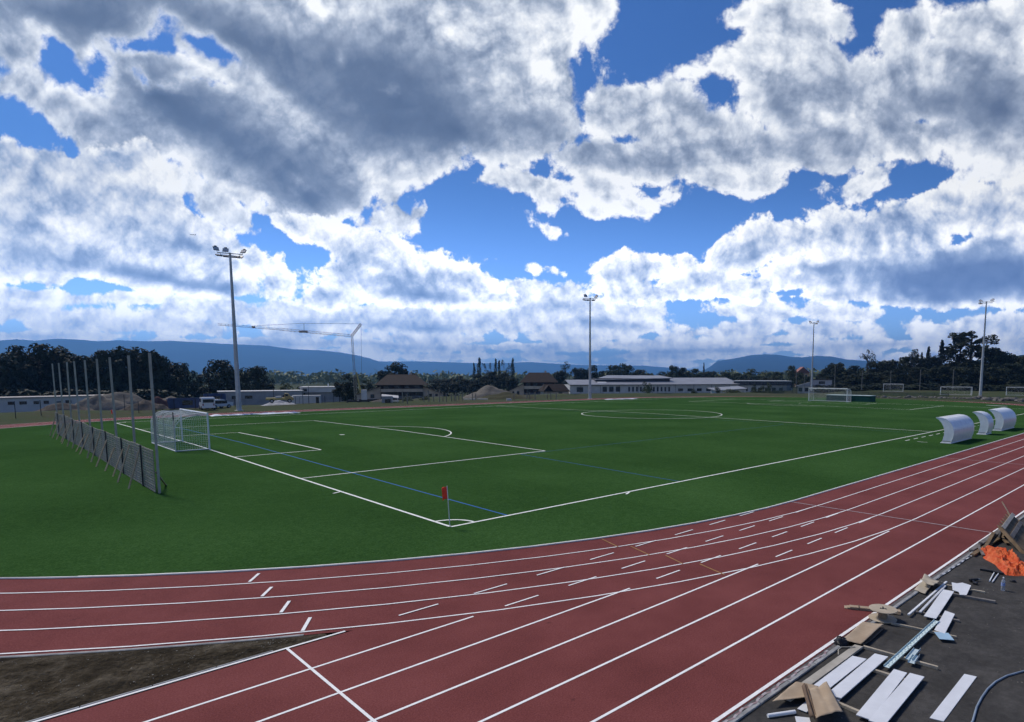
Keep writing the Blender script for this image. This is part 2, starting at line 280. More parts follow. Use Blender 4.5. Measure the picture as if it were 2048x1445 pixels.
# ---------------------------------------------------------------- objects
def tag(o, label=None, cat=None, group=None, kind=None):
    if label: o['label'] = label
    if cat: o['category'] = cat
    if group: o['group'] = group
    if kind: o['kind'] = kind
    return o
def empty(name, loc=(0, 0, 0), rz=0.0, label=None, cat=None, group=None, rot=None):
    o = bpy.data.objects.new(name, None); COL.objects.link(o); o.location = loc
    o.rotation_euler = rot if rot else (0, 0, rz); o.empty_display_size = 0.2
    return tag(o, label, cat, group)
class MB:
    """collects shapes into one mesh"""
    def __init__(s): s.v = []; s.f = []; s.sm = []
    def add(s, vs, fs, smooth=False):
        k = len(s.v); s.v += [tuple(x) for x in vs]
        for f in fs: s.f.append(tuple(k + i for i in f)); s.sm.append(smooth)
        return s
    def box(s, c, size, rot=None, bev=0.0):
        x, y, z = (q / 2 for q in size)
        if bev:
            b = min(bev, x * .9, y * .9, z * .9); vs = []; 
            for zz, ins in ((-z, b), (-z + b, 0), (z - b, 0), (z, b)):
                for sx, sy in ((-1, -1), (1, -1), (1, 1), (-1, 1)): vs.append(Vector((sx * (x - ins), sy * (y - ins), zz)))
            fs = [(3, 2, 1, 0), (12, 13, 14, 15)]
            for l in range(3):
                for i in range(4): fs.append((l * 4 + i, l * 4 + (i + 1) % 4, l * 4 + 4 + (i + 1) % 4, l * 4 + 4 + i))
        else:
            vs = [Vector((a, b_, c_)) for c_ in (-z, z) for a, b_ in ((-x, -y), (x, -y), (x, y), (-x, y))]
            fs = [(3, 2, 1, 0), (4, 5, 6, 7), (0, 1, 5, 4), (1, 2, 6, 5), (2, 3, 7, 6), (3, 0, 4, 7)]
        if rot is not None:
            M_ = rot if isinstance(rot, Matrix) else Matrix.Rotation(rot, 3, 'Z')
            vs = [M_ @ q for q in vs]
        c = Vector(c)
        return s.add([q + c for q in vs], fs)
    def bar(s, a, b, w, h=None, up=(0, 0, 1)):
        a = Vector(a); b = Vector(b); h = h or w; d = (b - a); L = d.length; d.normalize()
        u = Vector(up)
        if abs(d.dot(u)) > 0.98: u = Vector((1, 0, 0))
        x = d.cross(u).normalized(); y = x.cross(d)
        vs = [p + x * (sx * w / 2) + y * (sy * h / 2) for p in (a, b) for sx, sy in ((-1, -1), (1, -1), (1, 1), (-1, 1))]
        return s.add(vs, [(3, 2, 1, 0), (4, 5, 6, 7), (0, 1, 5, 4), (1, 2, 6, 5), (2, 3, 7, 6), (3, 0, 4, 7)])
    def tube(s, pts, r, n=8, cap=True, smooth=True):
        pts = [Vector(p) for p in pts]; rs = r if isinstance(r, (list, tuple)) else [r] * len(pts)
        vs = []; fs = []; prev = None
        for i, p in enumerate(pts):
            d = (pts[min(i + 1, len(pts) - 1)] - pts[max(i - 1, 0)]).normalized()
            if prev is None:
                u = Vector((0, 0, 1)) if abs(d.z) < .9 else Vector((1, 0, 0))
                x = d.cross(u).normalized()
            else: x = (prev - d * prev.dot(d)).normalized()
            prev = x; y = d.cross(x)
            for k in range(n):
                t = 2 * math.pi * k / n; vs.append(p + (x * math.cos(t) + y * math.sin(t)) * rs[i])
        for i in range(len(pts) - 1):
            for k in range(n): fs.append((i * n + k, i * n + (k + 1) % n, i * n + n + (k + 1) % n, i * n + n + k))
        s.add(vs, fs, smooth)
        if cap: s.add(vs[:n], [tuple(reversed(range(n)))]); s.add(vs[-n:], [tuple(range(n))])
        return s
    def lathe(s, prof, c=(0, 0, 0), n=24, smooth=True):
        c = Vector(c); vs = []; fs = []
        for (r_, z_) in prof:
            for k in range(n):
                t = 2 * math.pi * k / n; vs.append(c + Vector((r_ * math.cos(t), r_ * math.sin(t), z_)))
        for i in range(len(prof) - 1):
            for k in range(n): fs.append((i * n + k, i * n + (k + 1) % n, i * n + n + (k + 1) % n, i * n + n + k))
        s.add(vs, fs, smooth)
        s.add(vs[:n], [tuple(reversed(range(n)))]); s.add(vs[-n:], [tuple(range(n))])
        return s
    def prism(s, poly, z0, z1):
        n = len(poly); vs = [Vector((p[0], p[1], z0)) for p in poly] + [Vector((p[0], p[1], z1)) for p in poly]
        fs = [tuple(reversed(range(n))), tuple(range(n, 2 * n))] + [(i, (i + 1) % n, n + (i + 1) % n, n + i) for i in range(n)]
        return s.add(vs, fs)
    def extr(s, prof, axis, a, b):
        """profile of (p, q) pushed along an axis from a to b; axis 'x': p=y q=z, axis 'y': p=x q=z"""
        f = (lambda t, p, q: Vector((t, p, q))) if axis == 'x' else (lambda t, p, q: Vector((p, t, q)))
        n = len(prof); vs = [f(a, *p) for p in prof] + [f(b, *p) for p in prof]
        return s.add(vs, [tuple(reversed(range(n))), tuple(range(n, 2 * n))] + [(i, (i + 1) % n, n + (i + 1) % n, n + i) for i in range(n)])
    def grid(s, P):
        h = len(P); w = len(P[0]); vs = [q for row in P for q in row]
        return s.add(vs, [(j * w + i, j * w + i + 1, j * w + w + i + 1, j * w + w + i) for j in range(h - 1) for i in range(w - 1)], True)
    def build(s, name, m, parent=None, fixn=True):
        me = bpy.data.meshes.new(name); me.from_pydata(s.v, [], s.f)
        me.polygons.foreach_set('use_smooth', s.sm)
        me.materials.append(m)
        if fixn and len(s.f) < 20000:
            bm = bmesh.new(); bm.from_mesh(me); bmesh.ops.recalc_face_normals(bm, faces=bm.faces); bm.to_mesh(me); bm.free()
        me.update()
        o = bpy.data.objects.new(name, me); COL.objects.link(o)
        if parent: o.parent = parent
        return o
def thing(mb, name, m, label, cat, group=None, loc=None, rz=0.0):
    o = mb.build(name, m); tag(o, label, cat, group)
    if loc is not None: o.location = loc; o.rotation_euler = (0, 0, rz)
    return o
def copy_tree(o, loc=None, rz=None, label=None, group=None, scale=None):
    c = o.copy(); COL.objects.link(c)
    if loc is not None: c.location = loc
    if rz is not None: c.rotation_euler = (0, 0, rz)
    if scale is not None: c.scale = scale
    if label: c['label'] = label
    if group: c['group'] = group
    for ch in list(o.children):
        k = ch.copy(); COL.objects.link(k); k.parent = c
        for g in list(ch.children):
            q = g.copy(); COL.objects.link(q); q.parent = k
    return c
def smooth01(x, a, b):
    t = max(0.0, min(1.0, (x - a) / (b - a))); return t * t * (3 - 2 * t)
def hill(x, y, s, seed=0.0): return mnoise.noise(Vector((x * s, y * s, seed)))
# ---------------------------------------------------------------- the ground
KY = -6.37; RB = 36.0; XL, XR = 13.2, 90.0; YN, YF = KY + RB, 74.37 - RB
def oval(off, n=26, da=None):
    """the inner edge of the track, pushed out by off; starts on the near straight and runs clockwise seen from the camera"""
    r = RB + off; P = []
    for cx, cy, a0 in ((XL, YN, -90), (XL, YF, 180), (XR, YF, 90), (XR, YN, 0)):
        for k in range(n + 1):
            t = R(a0 - 90.0 * k / n); P.append((cx + r * math.cos(t), cy + r * math.sin(t)))
    return P
CROWN = 0.2127
def turf_z(x, y): return 0.02 + (CROWN * (1 - abs(y - 34) / 34.0) if 0 < y < 68 else 0.0)
def oval_dist(x, y):
    dx = max(XL - x, 0, x - XR); dy = max(YN - y, 0, y - YF)
    if dx == 0 and dy == 0: return -RB
    return math.hypot(dx, dy) - RB
def terrain_z(x, y):
    s = oval_dist(x, y); d = Vector((x - CAM.x, y - CAM.y)); az = math.degrees(math.atan2(d.y, d.x))
    if az < -90: az += 360
    f = smooth01(az, 18, 33)
    z = -0.06 - 3.9 * f * smooth01(s, 14 + (14 if az < 60 else 0), 120)
    bump = smooth01(s, 7, 14) * (1 - smooth01(s, 300, 600))
    z += bump * (0.35 * hill(x, y, 0.06) + 0.16 * hill(x, y, 0.21, 3))
    if 60 < az < 100: z += 0.55 * smooth01(s, 8, 15) * (1 - smooth01(s, 20, 34)) * smooth01(az, 80, 88)   # grass bank at the left
    if y < 36 and x < 140: z = min(z, -0.06)
    d = d.length
    z -= 8 * smooth01(d, 420, 1500) * f
    return z
def zone_mat(name, stops, scale, fine, rough=0.95, bump=0.5, bscale=25, dist=0.03, warp=None):
    m = bpy.data.materials.new(name); m.use_nodes = True; b = NB(m.node_tree); p = m.node_tree.nodes['Principled BSDF']
    tc = b.N.new('ShaderNodeTexCoord'); P = tc.outputs['Object']
    f1, _ = b.NOISE(P, scale, 6.0, 0.6, '3D'); f2, _ = b.NOISE(P, fine, 5.0, 0.65, '3D')
    f = b.M('MULTIPLY_ADD', b.M('SUBTRACT', f2, 0.5), 0.55, f1)
    b.link(b.RAMP(f, stops), p.inputs['Base Color']); p.inputs['Roughness'].default_value = rough
    p.inputs['Specular IOR Level'].default_value = 0.05
    bn = b.N.new('ShaderNodeBump'); bn.inputs['Strength'].default_value = bump; bn.inputs['Distance'].default_value = dist
    h, _ = b.NOISE(P, bscale, 5.0, 0.65, '3D'); b.link(h, bn.inputs['Height']); b.link(bn.outputs[0], p.inputs['Normal'])
    return m
M_ground = zone_mat('rough_grass_and_soil', [(0.25, (0.075, 0.062, 0.045)), (0.42, (0.055, 0.060, 0.028)), (0.55, (0.048, 0.066, 0.026)), (0.72, (0.085, 0.075, 0.045))], 0.05, 0.6, bump=0.7, bscale=2.2, dist=0.25)
P = []
rr = [0, 8, 16, 24, 32, 40, 48, 56, 62] + [66 + 4 * k for k in range(36)] + [220, 240, 262, 290, 330, 380, 450, 560, 720, 950, 1300, 1900, 3000, 5000, 8500, 14000, 22000, 30000]
NA = 180
CG = (35.0, 30.0)
for r_ in rr:
    row = []
    for k in range(NA + 1):
        t = 2 * math.pi * k / NA; x = CG[0] + r_ * math.cos(t); y = CG[1] + r_ * math.sin(t); row.append((x, y, terrain_z(x, y)))
    P.append(row)
g = MB().grid(P).build('ground', M_ground, fixn=False); tag(g, kind='structure')

# artificial turf, slightly crowned along the long axis of the pitch
def turf_material():
    m = bpy.data.materials.new('artificial_turf'); m.use_nodes = True; b = NB(m.node_tree); p = m.node_tree.nodes['Principled BSDF']
    tc = b.N.new('ShaderNodeTexCoord'); P = tc.outputs['Object']
    f1, _ = b.NOISE(P, 0.12, 3.0, 0.5, '3D'); f2, _ = b.NOISE(P, 16.0, 4.0, 0.8, '3D'); f3, _ = b.NOISE(P, 3.0, 5.0, 0.7, '3D')
    f1 = b.M('MULTIPLY_ADD', b.M('SUBTRACT', f1, 0.5), 0.45, 0.5)
    # rolls of carpet laid across the pitch, each about 4 m wide
    sx = b.N.new('ShaderNodeSeparateXYZ'); b.link(P, sx.inputs[0])
    lane = b.M('FLOOR', b.M('DIVIDE', sx.outputs[0], 4.0)); wn = b.N.new('ShaderNodeTexWhiteNoise'); wn.noise_dimensions = '1D'; b.link(lane, wn.inputs['W'])
    f = b.M('ADD', b.M('MULTIPLY_ADD', b.M('SUBTRACT', f2, 0.5), 1.25, f1), b.M('ADD', b.M('MULTIPLY', b.M('SUBTRACT', f3, 0.5), 0.35), b.M('MULTIPLY', b.M('SUBTRACT', wn.outputs[0], 0.5), 0.06)))
    b.link(b.RAMP(f, [(0.16, (0.015, 0.038, 0.010)), (0.5, (0.034, 0.085, 0.022)), (0.84, (0.066, 0.138, 0.042))]), p.inputs['Base Color'])
    p.inputs['Roughness'].default_value = 0.95; p.inputs['Specular IOR Level'].default_value = 0.0
    bn = b.N.new('ShaderNodeBump'); bn.inputs['Strength'].default_value = 0.6; bn.inputs['Distance'].default_value = 0.03
    b.link(f2, bn.inputs['Height']); b.link(bn.outputs[0], p.inputs['Normal'])
    return m
M_turf = turf_material()
ys = sorted(set([KY + 0.001, 0, 34, 68, 74.369] + [KY + RB - RB * math.cos(R(90 * k / 40)) for k in range(1, 41)] + [YF + RB * math.sin(R(90 * k / 40)) for k in range(0, 40)] + [YN + k for k in range(9)]))
P = []
for y in ys:
    dy = max(YN - y, 0, y - YF); w = math.sqrt(max(0, RB * RB - dy * dy))
    x0, x1 = XL - w, XR + w
    P.append([(x0 + (x1 - x0) * k / 12, y, turf_z(0, y)) for k in range(13)])
turf = MB().grid(P).build('turf_pitch', M_turf, fixn=False); tag(turf, kind='structure')

# running track
def track_material():
    m = bpy.data.materials.new('red_track_surface'); m.use_nodes = True; b = NB(m.node_tree); p = m.node_tree.nodes['Principled BSDF']
    tc = b.N.new('ShaderNodeTexCoord'); P = tc.outputs['Object']
    f1, _ = b.NOISE(P, 0.35, 6.0, 0.65, '3D'); f2, _ = b.NOISE(P, 34.0, 4.0, 0.85, '3D'); v = b.VORO(P, 0.55, 0.0, dim='3D')
    f = b.M('MULTIPLY_ADD', b.M('SUBTRACT', f2, 0.5), 1.25, b.M('MULTIPLY_ADD', b.M('SUBTRACT', f1, 0.5), 0.6, 0.5))
    c = b.RAMP(f, [(0.2, (0.096, 0.027, 0.025)), (0.5, (0.176, 0.050, 0.046)), (0.8, (0.268, 0.086, 0.079))])
    # a few scuffs and dark spots
    s, _ = b.NOISE(P, 2.6, 3.0, 0.5, '3D'); spot = b.MR(s, 0.70, 0.78)
    c = b.MIX(b.M('MULTIPLY', spot, 0.6), c, (0.05, 0.02, 0.02))
    b.link(c, p.inputs['Base Color']); p.inputs['Roughness'].default_value = 0.95; p.inputs['Specular IOR Level'].default_value = 0.06
    bn = b.N.new('ShaderNodeBump'); bn.inputs['Strength'].default_value = 0.55; bn.inputs['Distance'].default_value = 0.012
    b.link(f2, bn.inputs['Height']); b.link(bn.outputs[0], p.inputs['Normal'])
    return m
M_track = track_material()
def ring(o0, o1, z0, z1, n=26, closed=True, lo=0, hi=None):
    A = oval(o0, n); B = oval(o1, n)
    if closed: A.append(A[0]); B.append(B[0])
    hi = hi or len(A)
    return [[(x, y, z0) for x, y in A[lo:hi]], [(x, y, z1) for x, y in B[lo:hi]]]
mb = MB(); mb.grid(ring(0.0, 5.02, -0.006, -0.006)); tr = mb.build('running_track', M_track, fixn=False); tag(tr, kind='structure')
mb = MB(); mb.grid([[(x, y, 0.0) for x in range(-50, 131, 5)] for y in (-13.86, -11, -8.5, KY - 0.003)])
st = mb.build('track_straight', M_track, fixn=False); tag(st, kind='structure')

# kerb: white raised rail on the inside of lane one
M_white = mat('white_line_paint', (0.86, 0.85, 0.81), 0.75, 0.06, 6.0)
M_kerb = mat('white_kerb_rail', (0.82, 0.79, 0.71), 0.6, 0.08, 3.0)
mb = MB(); A = ring(-0.015, -0.015, 0.0, 0.034); B = ring(0.055, 0.055, 0.0, 0.034)
mb.grid([A[0], A[1], B[1], B[0]]); k = mb.build('track_kerb', M_kerb); tag(k, kind='structure')

# lane lines and other marks on the track: one sheet per kind, each a few mm higher
LW = 0.05
def hline(mb, y, x0, x1, w=LW, z=0.005): mb.add([(x0, y - w / 2, z), (x1, y - w / 2, z), (x1, y + w / 2, z), (x0, y + w / 2, z)], [(0, 1, 2, 3)])
def vline(mb, x, y0, y1, w=LW, z=0.006): mb.add([(x - w / 2, y0, z), (x + w / 2, y0, z), (x + w / 2, y1, z), (x - w / 2, y1, z)], [(0, 1, 2, 3)])
SY = [-7.53, -8.77, -10.0, -11.22, -12.46]
mb = MB()
for i in range(1, 5):
    off = [0, 1.185, 2.405, 3.63, 4.85][i]
    for q in ring(off - LW / 2, off + LW / 2, 0.006, 0.006), : mb.grid(q)
lanes = mb.build('lane_lines', M_white, fixn=False); tag(lanes, kind='structure')
mb = MB()
hline(mb, KY + 0.07, -50, -6.6, 0.06)
for y, xe in ((SY[0], -4.2), (SY[1], -0.3), (SY[2], 3.85), (SY[3], 10.5), (SY[4], 130)): hline(mb, y, -50, xe, 0.055, 0.0045)
hline(mb, -13.80, -50, 130, 0.07, 0.0045)
for i, (y, a, b_) in enumerate(((KY + 0.06, -5.37, 11), (SY[0], -3.31, 11), (SY[1], 0.77, 11), (SY[2], 4.86, 11))):
    x = a
    while x < b_: hline(mb, y, x, x + 1.02, LW, 0.0085); x += 2.035
sl = mb.build('straight_lines', M_white, fixn=False); tag(sl, kind='structure')
mb = MB(); vline(mb, -7.79, -13.76, KY + 0.03, 0.055, 0.0075)
for (x0, y0, x1, y1) in ((-7.0, -1.42, -6.59, -0.85), (-7.14, -2.82, -6.73, -2.26), (-7.19, -4.25, -6.78, -3.62), (-7.24, -5.66, -6.83, -5.02)):
    mb.bar((x0, y0, 0.008), (x1, y1, 0.008), 0.075, 0.003)
ml = mb.build('start_marks', M_white); tag(ml, kind='structure')
M_thin = mat('faded_white_line', (0.52, 0.46, 0.46), 0.8, 0.15, 5.0)
mb = MB(); vline(mb, 12.75, -13.76, KY - 0.05, 0.05, 0.0105); vline(mb, 33.0, -13.76, KY - 0.05, 0.045, 0.0105); vline(mb, 52, -13.76, KY - 0.05, 0.04, 0.0105)
tl = mb.build('finish_lines', M_thin, fixn=False); tag(tl, kind='structure')
M_ochre = mat('ochre_line', (0.36, 0.19, 0.07), 0.8, 0.15, 6.0)
mb = MB()
for (y0, y1) in ((-5.95, -4.93), (-7.25, -6.2), (-8.47, -7.58), (-9.86, -8.82)): mb.bar((2.33, y0, 0.0095), (2.66, y1, 0.0095), 0.045, 0.003)
ol = mb.build('relay_line', M_ochre); tag(ol, kind='structure')

# pitch markings follow the crown of the turf
def stroke(mb, pts, w, dz):
    pts = [Vector((p[0], p[1])) for p in pts]; L = []; Rr = []
    for i, p in enumerate(pts):
        d = (pts[min(i + 1, len(pts) - 1)] - pts[max(i - 1, 0)]).normalized(); n = Vector((-d.y, d.x)) * (w / 2)
        L.append((p.x + n.x, p.y + n.y, turf_z(0, p.y + n.y) + dz)); Rr.append((p.x - n.x, p.y - n.y, turf_z(0, p.y - n.y) + dz))
    mb.grid([L, Rr])
def seg(mb, a, b, w, dz):
    n = 2 + int(math.hypot(b[0] - a[0], b[1] - a[1]) / 3)
    T = [k / n for k in range(n + 1)]
    for yf in (0.0, 34.0, 68.0):
        if a[1] != b[1]:
            t = (yf - a[1]) / (b[1] - a[1])
            if 0 < t < 1: T.append(t)
    stroke(mb, [(a[0] + (b[0] - a[0]) * t, a[1] + (b[1] - a[1]) * t) for t in sorted(set(T))], w, dz)
def arc(mb, c, r, a0, a1, w, dz, n=72): stroke(mb, [(c[0] + r * math.cos(R(a0 + (a1 - a0) * k / n)), c[1] + r * math.sin(R(a0 + (a1 - a0) * k / n))) for k in range(n + 1)], w, dz)
M_pl = mat('white_turf_line', (0.84, 0.85, 0.77), 0.85, 0.10, 9.0)
W_ = 0.115
mb = MB()
seg(mb, (0, -0.06), (105, -0.06), W_, 0.008); seg(mb, (0, 68.06), (105, 68.06), W_, 0.008)
seg(mb, (0, 0), (0, 68), W_, 0.010); seg(mb, (105, 0), (105, 68), W_, 0.010)
seg(mb, (52.5, 0), (52.5, 68), W_, 0.012)
for s_, x0 in ((1, 0), (-1, 105)):
    for dx, hw in ((16.5, 20.16), (5.5, 9.16)):
        for sy in (-1, 1): seg(mb, (x0, 34 + sy * hw), (x0 + s_ * dx, 34 + sy * hw), W_, 0.012)
        seg(mb, (x0 + s_ * dx, 34 - hw), (x0 + s_ * dx, 34 + hw), W_, 0.014)
    a = math.degrees(math.acos(5.5 / 9.15))
    arc(mb, (x0 + s_ * 11, 34), 9.15, (-a if s_ > 0 else 180 - a), (a if s_ > 0 else 180 + a), W_, 0.015, 40)
    arc(mb, (x0 + s_ * 11, 34), 0.12, 0, 360, 0.2, 0.012, 12)
arc(mb, (52.5, 34), 9.15, 0, 360, W_, 0.015, 96)
for cx, cy, a0 in ((0, 0, 0), (105, 0, 90), (105, 68, 180), (0, 68, 270)): arc(mb, (cx, cy), 1.0, a0, a0 + 90, W_, 0.014, 14)
# technical area dashes by the dugouts
x = 42.3
while x < 64: seg(mb, (x, -1.08), (min(x + 1.0, 64), -1.08), 0.10, 0.008); x += 1.95
for x in (42.2, 51.0, 57.0, 64.0): seg(mb, (x, -2.75), (x, -2.0), 0.09, 0.008)
for (x, y) in ((-0.2, 8.9), (9.2, -0.3)): seg(mb, (x - 0.25, y - 0.1), (x + 0.2, y + 0.1), 0.10, 0.016)
pm = mb.build('pitch_markings', M_pl, fixn=False); tag(pm, kind='structure')
M_bl = mat('blue_turf_line', (0.028, 0.13, 0.36), 0.85, 0.12, 9.0)
mb = MB()
seg(mb, (2.55, 0.02), (3.3, 67.9), 0.085, 0.006); seg(mb, (13.45, 0.05), (14.15, 13.6), 0.055, 0.007); seg(mb, (14.15, 13.6), (49.5, 13.5), 0.04, 0.005); seg(mb, (50.0, 0.05), (50, 67.9), 0.03, 0.004)
bm_ = mb.build('blue_markings', M_bl, fixn=False); tag(bm_, kind='structure')

# asphalt apron in the right foreground
def asphalt_material():
    m = bpy.data.materials.new('dark_asphalt'); m.use_nodes = True; b = NB(m.node_tree); p = m.node_tree.nodes['Principled BSDF']
    tc = b.N.new('ShaderNodeTexCoord'); P = tc.outputs['Object']
    f1, _ = b.NOISE(P, 0.9, 7.0, 0.68, '3D'); f2, _ = b.NOISE(P, 120.0, 2.0, 0.8, '3D'); f3, _ = b.NOISE(P, 7.0, 4.0, 0.7, '3D')
    f = b.M('ADD', f1, b.M('ADD', b.M('MULTIPLY', b.M('SUBTRACT', f2, 0.5), 0.8), b.M('MULTIPLY', b.M('SUBTRACT', f3, 0.5), 0.5)))
    b.link(b.RAMP(f, [(0.15, (0.028, 0.0265, 0.0245)), (0.5, (0.060, 0.0565, 0.052)), (0.9, (0.125, 0.117, 0.107))]), p.inputs['Base Color'])
    p.inputs['Roughness'].default_value = 0.95; p.inputs['Specular IOR Level'].default_value = 0.12
    bn = b.N.new('ShaderNodeBump'); bn.inputs['Strength'].default_value = 0.7; bn.inputs['Distance'].default_value = 0.012
    b.link(b.M('ADD', f2, f3), bn.inputs['Height']); b.link(bn.outputs[0], p.inputs['Normal'])
    return m
M_asph = asphalt_material()
pads = [(1.15, -14.75, 0.95, 0.46), (-0.35, -15.95, 0.62, 0.42), (0.95, -16.25, 0.85, 0.5)]
def apron_z(x, y):
    z = -0.012 + 0.006 * hill(x, y, 0.8, 5)
    for (cx, cy, sx, sy) in pads:
        # patches that sank a little after they were filled
        d = max(abs(x - cx) - sx / 2, abs(y - cy) - sy / 2)
        z -= 0.016 * (1 - smooth01(d, -0.035, 0.02)) * (1 - 0.75 * smooth01(cy - y, -0.1, sy * 0.6))
    return z
xs = [-50, -30, -15] + [-6 + 0.05 * k for k in range(241)] + [7 + 0.5 * k for k in range(40)] + [30, 45, 65, 90, 130]; yy = [-60, -40, -26, -20] + [-18 + 0.05 * k for k in range(80)] + [-14.06]
mb = MB(); mb.grid([[(x, y, apron_z(x, y) if -7 < x < 7 else -0.012) for x in xs] for y in yy]); ap = mb.build('asphalt_apron', M_asph, fixn=False); tag(ap, kind='structure')
M_conc = mat('kerb_concrete', (0.30, 0.30, 0.29), 0.9, 0.25, 3.0, 0.4, 40)
mb = MB()
x = -50
while x < 130: mb.box((x + 0.495, -14.0, -0.02), (0.985, 0.085, 0.075), bev=0.008); x += 1.0
kb = mb.build('concrete_kerb', M_conc); tag(kb, kind='structure')
mb = MB(); hline(mb, -13.905, -50, 130, 0.11, -0.006); gs = mb.build('gutter_strip', mat('gutter_grit', (0.12, 0.11, 0.105), 0.95, 0.3, 8.0), fixn=False); tag(gs, kind='structure')

# bare soil between the bend and the straight
M_soil = zone_mat('bare_soil', [(0.25, (0.018, 0.014, 0.008)), (0.5, (0.062, 0.049, 0.031)), (0.78, (0.165, 0.138, 0.098))], 1.2, 9.0, bump=1.0, bscale=11, dist=0.12)
P = []
def bend_y(x, off):
    r = RB + off; dx = XL - x
    return YN - math.sqrt(max(0, r * r - dx * dx)) if dx < r else YN
for i in range(111):
    x = -6.95 - 0.12 * i if i < 80 else -16.55 - (i - 80) * 0.9
    y1 = bend_y(x, 5.02) if x > XL - 40 else 20.0; y0 = KY + 0.13
    y1 = max(y1, y0 + 0.005); row = []
    for j in range(41):
        t = j / 40; y = y0 + (y1 - y0) * t; e = min(t, 1 - t) * (y1 - y0)
        z = -0.006 + smooth01(e, 0.03, 0.5) * (0.05 + 0.06 * hill(x, y, 0.9, 1) + 0.05 * hill(x, y, 2.7, 2) + 0.045 * hill(x, y, 7.0, 4))
        row.append((x, y, z))
    P.append(row)
so = MB().grid(P).build('soil_patch', M_soil, fixn=False); tag(so, kind='structure')
mb = MB()
A = ring(4.93, 4.93, -0.02, 0.012, 60); B = ring(5.03, 5.03, -0.02, 0.012, 60); n0 = 0
A = []; B = []
for qa, qb in zip(oval(4.945, 120), oval(5.035, 120)):
    if qb[0] < -7.0 and qb[1] < 60: A.append(qa); B.append(qb)
mb.grid([[(x, y, -0.05) for x, y in A], [(x, y, 0.001) for x, y in A], [(x, y, 0.001) for x, y in B], [(x, y, -0.06) for x, y in B]])
x = -50
while x < -8.2: mb.box((x + 0.495, KY + 0.15, -0.025), (0.985, 0.05, 0.06), bev=0.006); x += 1.0
te = mb.build('track_edging', M_conc); tag(te, kind='structure')
M_stone = mat('pale_stones', (0.24, 0.22, 0.18), 0.9, 0.35, 6.0)
mb = MB(); rnd = random.Random(3)
def pebble(mb, x, y, z, r, rnd, n=6, flat=.6):
    rows = []; ph = rnd.random() * 6
    vs = [(x, y, z + r * flat)] + [(x + r * (0.75 + .5 * rnd.random()) * math.cos(ph + k * 6.283 / n), y + r * (0.75 + .5 * rnd.random()) * math.sin(ph + k * 6.283 / n), z + r * flat * rnd.uniform(.1, .5)) for k in range(n)] + [(x + r * .8 * math.cos(ph + k * 6.283 / n), y + r * .8 * math.sin(ph + k * 6.283 / n), z - r * .5) for k in range(n)]
    mb.add(vs, [(0, 1 + k, 1 + (k + 1) % n) for k in range(n)] + [(1 + k, 1 + n + k, 1 + n + (k + 1) % n, 1 + (k + 1) % n) for k in range(n)])
for _ in range(900):
    x = rnd.uniform(-22, -7.6); y0 = KY + 0.35; y1 = bend_y(x, 5.02) - 0.2
    if y1 < y0: continue
    y = rnd.uniform(y0, y1); pebble(mb, x, y, 0.035, rnd.choice((.005, .006, .006, .008, .008, .010, .014)), rnd)
sg = mb.build('stone_chips', M_stone); tag(sg, kind='stuff', label='pale stone chips scattered over the bare soil', cat='stones')
mb = MB()
for _ in range(160):
    pebble(mb, rnd.uniform(-5, 7), rnd.uniform(-17.5, -14.2), -0.008, rnd.choice((.004, .006, .006, .012)), rnd)
tg = mb.build('asphalt_grit', M_stone); tag(tg, kind='stuff', label='loose grit scattered on the dark asphalt', cat='grit')
# ---------------------------------------------------------------- things on the pitch
M_post = mat('white_powder_coat', (0.78, 0.79, 0.78), 0.4, 0.04, 3.0)
M_net = mat('white_net_cord', (0.86, 0.87, 0.86), 0.9, 0.05, 3.0)
M_galv = mat('galvanised_steel', (0.46, 0.47, 0.47), 0.5, 0.10, 1.2, metal=0.25)
M_galvd = mat('dull_galvanised', (0.25, 0.26, 0.26), 0.6, 0.2, 2.0, metal=0.3)
M_black = mat('black_plastic', (0.018, 0.018, 0.02), 0.5, 0.2, 6.0)
M_wood = mat('raw_timber', (0.36, 0.27, 0.17), 0.8, 0.2, 5.0, 0.3, 30, col2=(0.46, 0.37, 0.25))

